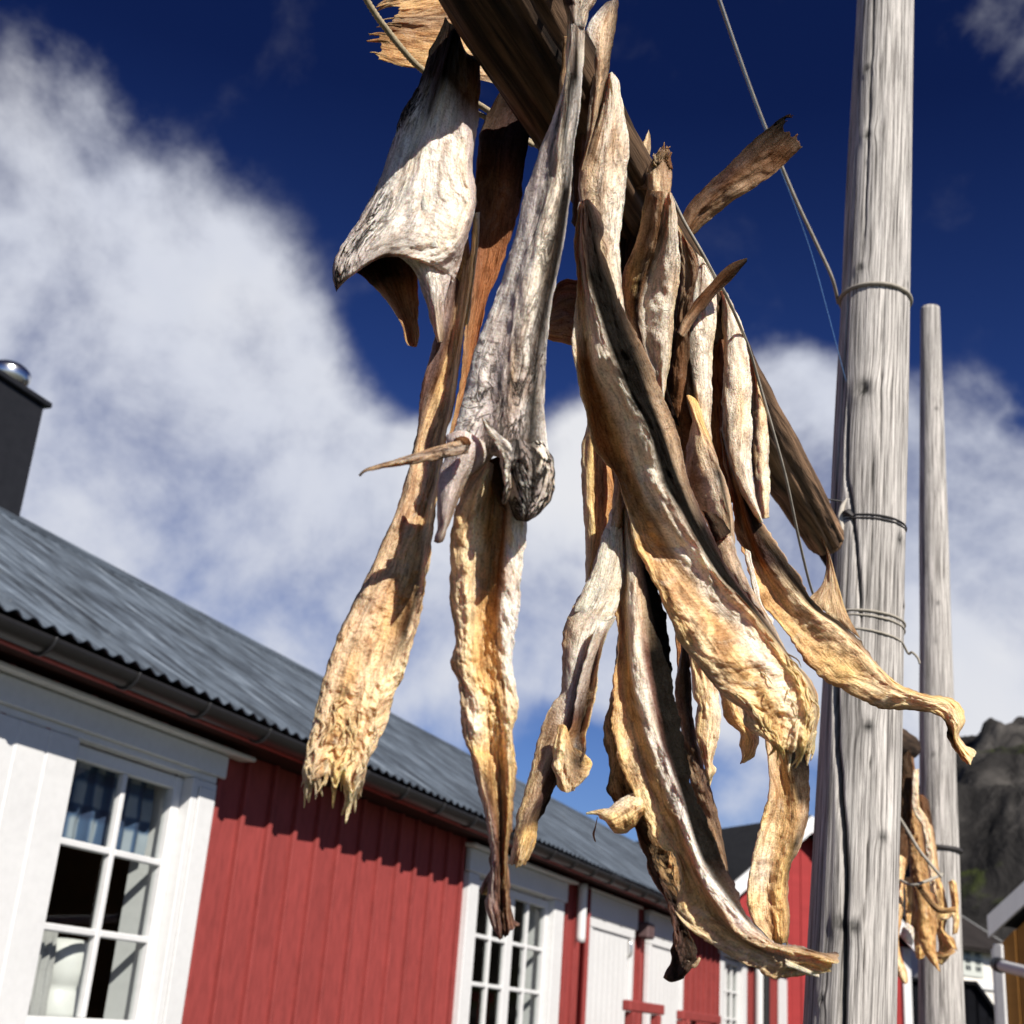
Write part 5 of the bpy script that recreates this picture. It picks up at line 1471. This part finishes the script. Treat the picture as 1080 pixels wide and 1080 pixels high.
# ------------------------------------------------------------------ houses beyond
def azel(x, y):
    v = ray(x, y); return math.atan2(v.x, v.y), math.atan2(v.z, math.hypot(v.x, v.y))
def on_plane(x, y, p0, n):
    """point of the vertical plane (p0, n) seen at photo position x, y"""
    v = ray(x, y); return CAM + v*((p0-CAM).dot(n)/v.dot(n))

class PFrame(Frame):
    """s to the right along the gable, o outward from it"""
    def __init__(f, p, az_dir):
        f.o0 = Vector((p.x, p.y, 0)); f.d = Vector((math.sin(az_dir), math.cos(az_dir), 0)); f.n = Vector((math.cos(az_dir), -math.sin(az_dir), 0))

def board_wall(mb, fr, s0, s1, zf, z0=0, o=0.0, pitch=.17, rnd=random.Random(4)):
    s = s0
    while s < s1-.01:
        e = min(s+pitch, s1)
        za, zb = zf(s), zf(e)
        q = rnd.uniform(0, 40); oo = o + .004*rnd.random()
        vv = [fr.P(s+.003, o-.03, z0), fr.P(s+.003, oo+.010, z0), fr.P(e-.008, oo+.02, z0), fr.P(e-.008, o-.03, z0), fr.P(s+.003, o-.03, za), fr.P(s+.003, oo+.010, za), fr.P(e-.008, oo+.02, zb), fr.P(e-.008, o-.03, zb)]
        mb.add(vv, [(0, 1, 2, 3), (4, 7, 6, 5), (0, 4, 5, 1), (1, 5, 6, 2), (2, 6, 7, 3)], [(s+q, v.z) for v in vv])
        vv = [fr.P(s, o-.06, z0), fr.P(e, o-.06, z0), fr.P(e, o-.028, z0), fr.P(s, o-.028, z0), fr.P(s, o-.06, za), fr.P(e, o-.06, zb), fr.P(e, o-.028, zb), fr.P(s, o-.028, za)]
        mb.add(vv, [(0, 1, 5, 4), (3, 7, 6, 2), (4, 5, 6, 7), (0, 4, 7, 3), (1, 2, 6, 5)])
        s = e

def quad_slab(mb, pts, th):
    """a slab from four corner points, th metres thick below them"""
    n = (pts[1]-pts[0]).cross(pts[3]-pts[0]).normalized()
    if n.z < 0: n = -n
    vs = list(pts) + [p - n*th for p in pts]
    mb.add(vs, [(0, 1, 2, 3), (7, 6, 5, 4), (0, 4, 5, 1), (1, 5, 6, 2), (2, 6, 7, 3), (3, 7, 4, 0)], [((p-pts[0]).length, p.z) for p in vs])

# red gable house behind
ap = at(845.6, 861, 21.5)
g2 = PFrame(ap, D2R(64.4))
er = on_plane(960, 993, ap, g2.n)
hw = (er - ap).dot(g2.d); ze = er.z
h2 = tag(empty('red_gable_house', g2.P(0, -2, 0)), 'bright red gabled house with dark roof and white bargeboards behind the hanging fish', 'house')
slope = (ap.z-ze)/hw
zf = lambda s: ap.z-.16 - abs(s)*slope
mb = MB(); 
hb = hw-.09
board_wall(mb, g2, -hb, 0, zf, 0, -.05); board_wall(mb, g2, 0, hb, zf, 0, -.05)
for sg in (-1, 1):
    box(mb, g2, sg*hb-.03, sg*hb+.03, -7.5, -.12, 0, zf(hb)-.02)
mb.build('wall', M_RED2, h2)
mb = MB()
for sg in (-1, 1):
    a, b = g2.P(0, .22, ap.z), g2.P(sg*(hw+.05), .22, ze-.04)
    quad_slab(mb, [a, b, b-g2.n*8, a-g2.n*8], .09)
rf2 = mb.build('roof', M_DARKROOF, h2)
for sg in (-1, 1):
    mb = MB()
    a, b = g2.P(0, .226, ap.z-.015), g2.P(sg*(hw+.04), .226, ze-.06)
    dn = Vector((0, 0, -.25))
    vs = [a, b, b+dn, a+dn]; vs += [p+g2.n*.035 for p in vs]
    mb.add(vs, [(3, 2, 1, 0), (4, 5, 6, 7), (0, 1, 5, 4), (1, 2, 6, 5), (2, 3, 7, 6), (3, 0, 4, 7)])
    mb.build('bargeboard', M_WHITE, h2)
mb = MB()
box(mb, g2, hb-.10, hb+.05, -.02, .03, 0, zf(hb)-.01, .006)
box(mb, g2, hb+.035, hb+.065, -.2, .03, 0, zf(hb)-.015, .006)
mb.build('corner_board', M_WHITE, h2)

# ochre house at the right edge
c3 = at(1053, 1000, 13.5)
g3 = PFrame(c3, D2R(142))
e3 = on_plane(1041, 967, c3+g3.n*.24, g3.n); b3 = on_plane(1081, 930, c3+g3.n*.24, g3.n)
sl3 = (b3.z-e3.z)/((b3-e3).dot(g3.d)); se = (e3-c3).dot(g3.d)
W3_ = 5.0
h3 = tag(empty('ochre_house', g3.P(1.5, -2, 0)), 'dark ochre boarded house with pale bargeboard cut off by the right edge', 'house')
mb = MB()
zf3 = lambda s: e3.z + (min(s, W3_-s)-se)*sl3 - .18
board_wall(mb, g3, 0, W3_/2, zf3, 0, -.04); board_wall(mb, g3, W3_/2, W3_, zf3, 0, -.04)
box(mb, g3, -.03, .03, -6, -.11, 0, zf3(0)-.02); box(mb, g3, W3_-.03, W3_+.03, -6, -.11, 0, zf3(0)-.02)
mb.build('wall', M_OCHRE, h3)
mb = MB()
zr = e3.z + (W3_/2-se)*sl3
for (a_s, b_s) in ((se, W3_/2), (W3_-se, W3_/2)):
    a, b = g3.P(a_s, .2, e3.z), g3.P(b_s, .2, zr)
    quad_slab(mb, [a, b, b-g3.n*6.4, a-g3.n*6.4], .08)
mb.build('roof', M_DARKROOF, h3)
for (a_s, b_s) in ((se, W3_/2), (W3_-se, W3_/2)):
    mb = MB()
    a, b = g3.P(a_s, .206, e3.z+.01), g3.P(b_s, .206, zr+.01)
    dn = Vector((0, 0, -.19)); vs = [a, b, b+dn, a+dn]; vs += [p+g3.n*.035 for p in vs]
    mb.add(vs, [(3, 2, 1, 0), (4, 5, 6, 7), (0, 1, 5, 4), (1, 2, 6, 5), (2, 3, 7, 6), (3, 0, 4, 7)])
    mb.build('bargeboard', M_WHITE, h3)
mb = MB(); box(mb, g3, -.045, .045, -.012, .02, 0, zf3(.04)-.03, .006); box(mb, g3, -.068, -.035, -.2, .018, 0, zf3(0)-.04, .006)
mb.build('corner_board', M_WHITE, h3)
# white gutter pipe, built as a free pole clear of the house shade
wp = tag(empty('white_pipe', at(1068, 1022, 9)), 'white gutter pipe with a black end, set free in front of the ochre house', 'pole')
mb = MB(); tube(mb, [at(1056, 1018.5, 9.0), at(1080, 1024.5, 8.6), at(1180, 1050, 7.4)], .033, 16, 12); mb.build('pole', M_WHITE, wp)
mb = MB(); tube(mb, [at(1051.5, 1017, 9.08), at(1056.5, 1018.6, 8.99)], .044, 16, 4); mb.build('end_cap', M_BLACK, wp)
pp = at(1170, 1047, 7.5)
mb = MB(); tube(mb, [Vector((pp.x, pp.y, 0)), pp], .05, 12, 6); mb.build('stand', M_WHITE, wp)

# white house with dark roof
wl, wr = at(1012, 995.5, 30), at(1048.5, 1000.5, 31.0)
g4 = PFrame(wr, math.atan2((wr-wl).x, (wr-wl).y))
L4 = (wr-wl).length
ze4 = (wl.z+wr.z)/2
h4 = tag(empty('white_house', g4.P(-2, -3, 0)), 'white boarded house with a dark roof between the thinner post and the ochre house', 'house')
SL, SR = -L4-.9, .12
mb = MB(); board_wall(mb, g4, SL, SR, lambda s: ze4+.05, 0, 0, .16)
box(mb, g4, SR-.03, SR+.03, -6.2, -.07, 0, ze4); box(mb, g4, SL-.03, SL+.03, -6.2, -.07, 0, ze4)
mb.build('wall', plain('cream_white_boards', (.74, .70, .64), .65, .06, 20, .2), h4)
rt = on_plane(1043, 935, g4.P(0, -3.1, 0), g4.n)
zr4 = rt.z
mb = MB()
for oo in (.35, -6.55):
    a, b = g4.P(SL-.2, oo, ze4-.06), g4.P(SR+.25, oo, ze4-.06)
    c, d = g4.P(SR+.25, -3.1, zr4), g4.P(SL-.2, -3.1, zr4)
    quad_slab(mb, [a, b, c, d], .1)
mb.build('roof', plain('brown_black_roofing', (.034, .028, .026), .85, .35, 9, .15), h4)
mb = MB()
a, b = g4.P(SR+.255, .36, ze4-.05), g4.P(SR+.255, -3.1, zr4+.01)
dn = Vector((0, 0, -.2)); vs = [a, b, b+dn, a+dn]; vs += [p+g4.d*.06 for p in vs]
mb.add(vs, [(0, 1, 2, 3), (7, 6, 5, 4), (0, 4, 5, 1), (1, 5, 6, 2), (2, 6, 7, 3), (3, 7, 4, 0)])
mb.build('bargeboard', plain('grey_bargeboard', (.30, .30, .29), .7, .1, 20, .2), h4)
wa, wb = on_plane(1015, 1002, g4.P(0, 0, 0), g4.n), on_plane(1032.5, 1026, g4.P(0, 0, 0), g4.n)
sa, sb = (wa-g4.o0).dot(g4.d), (wb-g4.o0).dot(g4.d)
mb = MB()
box(mb, g4, sa-.10, sb+.10, .012, .05, wb.z-.10, wa.z+.10, .008)
wn = mb.build('window', plain('pale_green_frame', (.5, .52, .48), .6, .08, 20, .2), h4)
mb = MB()
sm = (sa+sb)/2
for (p, q) in ((sa, sm-.08), (sm+.08, sb)):
    for r in range(3):
        h = (wa.z-wb.z)/3
        for c in range(2):
            w = (q-p)/2
            box(mb, g4, p+c*w+.012, p+(c+1)*w-.012, .052, .056, wb.z+r*h+.018, wb.z+(r+1)*h-.018)
mb.build('pane', plain('dark_glass', (.012, .013, .016), .08, .1, 5, .6), wn)
mb = MB()
box(mb, g4, sa-.2, sb+.75, .012, .08, wb.z-.32, wb.z-.20, .008)
mb.build('ledge', M_WHITE, h4)
# tarred shed in front of it
k1, k2_, k3_ = at(1000, 1033, 26), at(1030.5, 1035, 26), at(1052.5, 1067, 26)
g5 = PFrame(k1, math.atan2((k3_-k1).x, (k3_-k1).y))
s2, s3 = (k2_-k1).dot(g5.d), (k3_-k1).dot(g5.d)
h5 = tag(empty('tarred_shed', g5.P(1, -1, 0)), 'small black tarred shed with a sloping side in front of the white house', 'shed')
M_TAR = plain('black_tar', (.006, .0065, .010), .8, .3, 12, .15)
mb = MB(); board_wall(mb, g5, -.9, s2, lambda s: k2_.z-.06, 0, 0, .15); board_wall(mb, g5, s2, s3-.04, lambda s: k2_.z-.06+(s-s2)/(s3-s2)*(k3_.z-k2_.z), 0, 0, .15)
box(mb, g5, s3-.08, s3-.03, -1.8, -.07, 0, k3_.z-.08)
mb.build('wall', M_TAR, h5)
mb = MB()
a, b, c = g5.P(-1.0, .1, k2_.z), g5.P(s2, .1, k2_.z), g5.P(s3+.05, .1, k3_.z-.05)
for p, q in ((a, b), (b, c)):
    quad_slab(mb, [p, q, q-g5.n*2.0, p-g5.n*2.0], .05)
mb.build('roof', M_TAR, h5)

# ------------------------------------------------------------------ mountain and ground
def ridge_el(az):
    pts = [(10, 1.0), (14, 2.5), (16, 6.5), (17.5, 9.6), (18.6, 11.0), (19.4, 11.7), (20.3, 11.85), (21.25, 12.4), (22.2, 12.7), (24, 13.6), (27, 15), (32, 16), (40, 14), (50, 9), (60, 3)]
    return interp(pts, az)
mb = MB(); vs, fs, uv = [], [], []
NA, NR = 420, 190
for r in range(NR+1):
    k = r/NR
    rr = 80 + 150*k
    for a in range(NA+1):
        az = 10 + 50*a/NA
        zr_ = math.tan(D2R(ridge_el(az)))*168 + EYE
        prof = interp([(0, 0), (.18, .10), (.3, .34), (.45, .74), (.585, .985), (.72, .93), (1, .6)], k)
        ca, sa_ = math.cos(D2R(az)), math.sin(D2R(az))
        x, y = sa_*rr, ca*rr
        q = Vector((x*.034, y*.034, 1.7))
        m = noise.ridged_multi_fractal(q, .9, 2.15, 7, 1.0, 2.0) - 1.1
        m2 = noise.fractal(Vector((x*.11, y*.11, 4)), 1, 2.1, 6)
        z = zr_*prof + (m*4.6 + m2*2.4)*min(1, prof*1.6)*(1 if k < .56 else .75) - .6*(1-min(1, prof*4))
        vs.append((x, y, z)); uv.append((x, y))
for r in range(NR):
    for a in range(NA):
        i = r*(NA+1)+a; fs.append((i, i+1, i+NA+2, i+NA+1))
mb.add(vs, fs, uv, None, True)
tag(mb.build('mountain', M_ROCK), kind='structure')
mb = MB()
n = 40; vs, fs, uv = [], [], []
for i in range(n+1):
    for j in range(n+1):
        x, y = (i/n-.5)*2, (j/n-.5)*2
        x, y = x*abs(x)*1500, y*abs(y)*1500
        vs.append((x, y, 0)); uv.append((x, y))
for i in range(n):
    for j in range(n):
        a = i*(n+1)+j; fs.append((a, a+n+1, a+n+2, a+1))
mb.add(vs, fs, uv)
tag(mb.build('ground', M_GROUND), kind='structure')
# ------------------------------------------------------------------ sky, sun, camera
SUN_AZ, SUN_EL = D2R(150), D2R(36.5)
w = bpy.data.worlds.new('World'); S.world = w; w.use_nodes = True
nt = w.node_tree; L = nt.links
bg = nt.nodes['Background']; bg.inputs['Strength'].default_value = .1
sky = nt.nodes.new('ShaderNodeTexSky'); sky.sky_type = 'NISHITA'; sky.sun_disc = False
sky.sun_elevation = SUN_EL; sky.sun_rotation = SUN_AZ
sky.air_density = 1.0; sky.dust_density = .2; sky.ozone_density = 3.0
tc = nt.nodes.new('ShaderNodeTexCoord')
nrm = nt.nodes.new('ShaderNodeVectorMath'); nrm.operation = 'NORMALIZE'; L.new(tc.outputs['Generated'], nrm.inputs[0])
def math_(op, a, b=None, clamp=False):
    m = nt.nodes.new('ShaderNodeMath'); m.operation = op; m.use_clamp = clamp
    for i, v in enumerate((a, b)):
        if v is None: continue
        if hasattr(v, 'is_output'): L.new(v, m.inputs[i])
        else: m.inputs[i].default_value = v
    return m.outputs[0]
warp = nt.nodes.new('ShaderNodeTexNoise'); warp.inputs['Scale'].default_value = 4.2; warp.inputs['Detail'].default_value = 5
L.new(nrm.outputs[0], warp.inputs['Vector'])
wv = nt.nodes.new('ShaderNodeVectorMath'); wv.operation = 'MULTIPLY_ADD'
L.new(warp.outputs['Color'], wv.inputs[0]); wv.inputs[1].default_value = (.10, .10, .10); L.new(nrm.outputs[0], wv.inputs[2])
wo = nt.nodes.new('ShaderNodeVectorMath'); wo.operation = 'SUBTRACT'; L.new(wv.outputs[0], wo.inputs[0]); wo.inputs[1].default_value = (.05, .05, .05)
wn_ = nt.nodes.new('ShaderNodeVectorMath'); wn_.operation = 'NORMALIZE'; L.new(wo.outputs[0], wn_.inputs[0])
BLOBS = [(20,330,215,.72),(140,470,225,.95),(300,540,190,1),(330,640,190,1),(160,330,150,.55),(245,285,95,.5),(45,110,85,.4),(500,640,170,1),(600,590,150,1),(620,490,90,.8),
         (760,560,180,1),(850,480,105,.9),(1000,520,125,.9),(1000,690,220,1),(720,700,120,.8),(880,620,150,1),(640,880,60,.55),(790,870,70,.6),(1050,40,70,.45),(470,540,100,.7),
         (400,400,75,-.7),(1068,452,28,-.5),(610,815,75,-.8),(225,700,40,-.35),(550,420,60,-.35),(430,745,60,-.3),(860,850,60,-.4),(-250,500,300,1),(1350,600,250,1)]
acc = None
for x, y, r, wt in BLOBS:
    v = ray(x, y)
    d = nt.nodes.new('ShaderNodeVectorMath'); d.operation = 'DOT_PRODUCT'
    L.new(wn_.outputs[0], d.inputs[0]); d.inputs[1].default_value = v
    mr = nt.nodes.new('ShaderNodeMapRange'); mr.interpolation_type = 'SMOOTHSTEP'
    ang = math.atan(r/1440)
    mr.inputs['From Min'].default_value = math.cos(ang*1.3); mr.inputs['From Max'].default_value = math.cos(ang*.25)
    mr.inputs['To Max'].default_value = wt
    L.new(d.outputs['Value'], mr.inputs['Value'])
    acc = mr.outputs[0] if acc is None else math_('ADD', acc, mr.outputs[0])
acc = math_('MINIMUM', acc, 1.1)
fb = nt.nodes.new('ShaderNodeTexNoise'); fb.inputs['Scale'].default_value = 6.5; fb.inputs['Detail'].default_value = 9; fb.inputs['Roughness'].default_value = .56; fb.inputs['Distortion'].default_value = .35
L.new(nrm.outputs[0], fb.inputs['Vector'])
fb2 = nt.nodes.new('ShaderNodeTexNoise'); fb2.inputs['Scale'].default_value = 3.5; fb2.inputs['Detail'].default_value = 5
L.new(nrm.outputs[0], fb2.inputs['Vector'])
gate = nt.nodes.new('ShaderNodeMapRange'); gate.inputs['From Max'].default_value = .35; gate.inputs['To Min'].default_value = .45; L.new(acc, gate.inputs['Value'])
den = math_('ADD', acc, math_('MULTIPLY', math_('SUBTRACT', fb.outputs['Fac'], .5), math_('MULTIPLY', gate.outputs[0], 2.6)))
fb3 = nt.nodes.new('ShaderNodeTexNoise'); fb3.inputs['Scale'].default_value = 17; fb3.inputs['Detail'].default_value = 7; fb3.inputs['Roughness'].default_value = .6
L.new(nrm.outputs[0], fb3.inputs['Vector'])
den = math_('ADD', den, math_('MULTIPLY', math_('SUBTRACT', fb3.outputs['Fac'], .5), math_('MULTIPLY', gate.outputs[0], 1.1)))
den = math_('ADD', den, math_('MULTIPLY', math_('SUBTRACT', fb2.outputs['Fac'], .5), .8))
mk = nt.nodes.new('ShaderNodeMapRange'); mk.interpolation_type = 'SMOOTHSTEP'
mk.inputs['From Min'].default_value = .02; mk.inputs['From Max'].default_value = 1.42; L.new(den, mk.inputs['Value'])
# cloud brightness
cb = ramp(nt, [(.3, (4.2, 4.5, 5.4)), (.5, (5.0, 5.2, 5.8)), (.66, (5.8, 5.85, 6.1))]); L.new(fb2.outputs['Fac'], cb.inputs[0])
sx = nt.nodes.new('ShaderNodeSeparateXYZ'); L.new(nrm.outputs[0], sx.inputs[0])
tint = ramp(nt, [(0, (.42, .48, .64)), (.18, (.32, .40, .62)), (.45, (.11, .165, .37)), (.62, (.042, .07, .20)), (1, (.04, .065, .18))]); L.new(sx.outputs[2], tint.inputs[0])
skyc = mixrgb(nt, sky.outputs[0], tint.outputs[0], 1.0, 'MULTIPLY')
col = mixrgb(nt, skyc, cb.outputs[0], mk.outputs[0])
L.new(col, bg.inputs['Color'])

sl = bpy.data.lights.new('Sun', 'SUN'); sl.energy = 5.0; sl.angle = D2R(.5); sl.color = (1.0, .95, .87)
so = bpy.data.objects.new('sun', sl); COL.objects.link(so)
sd_ = Vector((math.sin(SUN_AZ)*math.cos(SUN_EL), math.cos(SUN_AZ)*math.cos(SUN_EL), math.sin(SUN_EL)))
so.rotation_euler = sd_.to_track_quat('Z', 'Y').to_euler()

cam = bpy.data.cameras.new('Camera'); co_ = bpy.data.objects.new('camera', cam); COL.objects.link(co_)
cam.sensor_width = 36; cam.lens = 36*FPX/1080
cam.clip_end = 4000; cam.clip_start = .02
from mathutils import Matrix
fw = Vector((0, math.cos(PITCH), math.sin(PITCH))); upv = Vector((0, -math.sin(PITCH), math.cos(PITCH))); rt_ = Vector((1, 0, 0))
# photo axes: image right and image up expressed in world
ir = rt_*math.cos(ROLL) + upv*math.sin(ROLL)
iu = -rt_*math.sin(ROLL)*-1 + upv*math.cos(ROLL)
ir = (rt_*math.cos(ROLL) + upv*math.sin(ROLL)); iu = (rt_*-math.sin(ROLL) + upv*math.cos(ROLL))
mat = Matrix((ir, iu, -fw)).transposed().to_4x4(); mat.translation = CAM
co_.matrix_world = mat
cam.dof.use_dof = True; cam.dof.focus_distance = .97; cam.dof.aperture_fstop = 16.5
S.camera = co_
S.view_settings.view_transform = 'Standard'; S.view_settings.look = 'None'
S.view_settings.exposure = .46; S.view_settings.gamma = 1
S.render.resolution_x = S.render.resolution_y = 1024
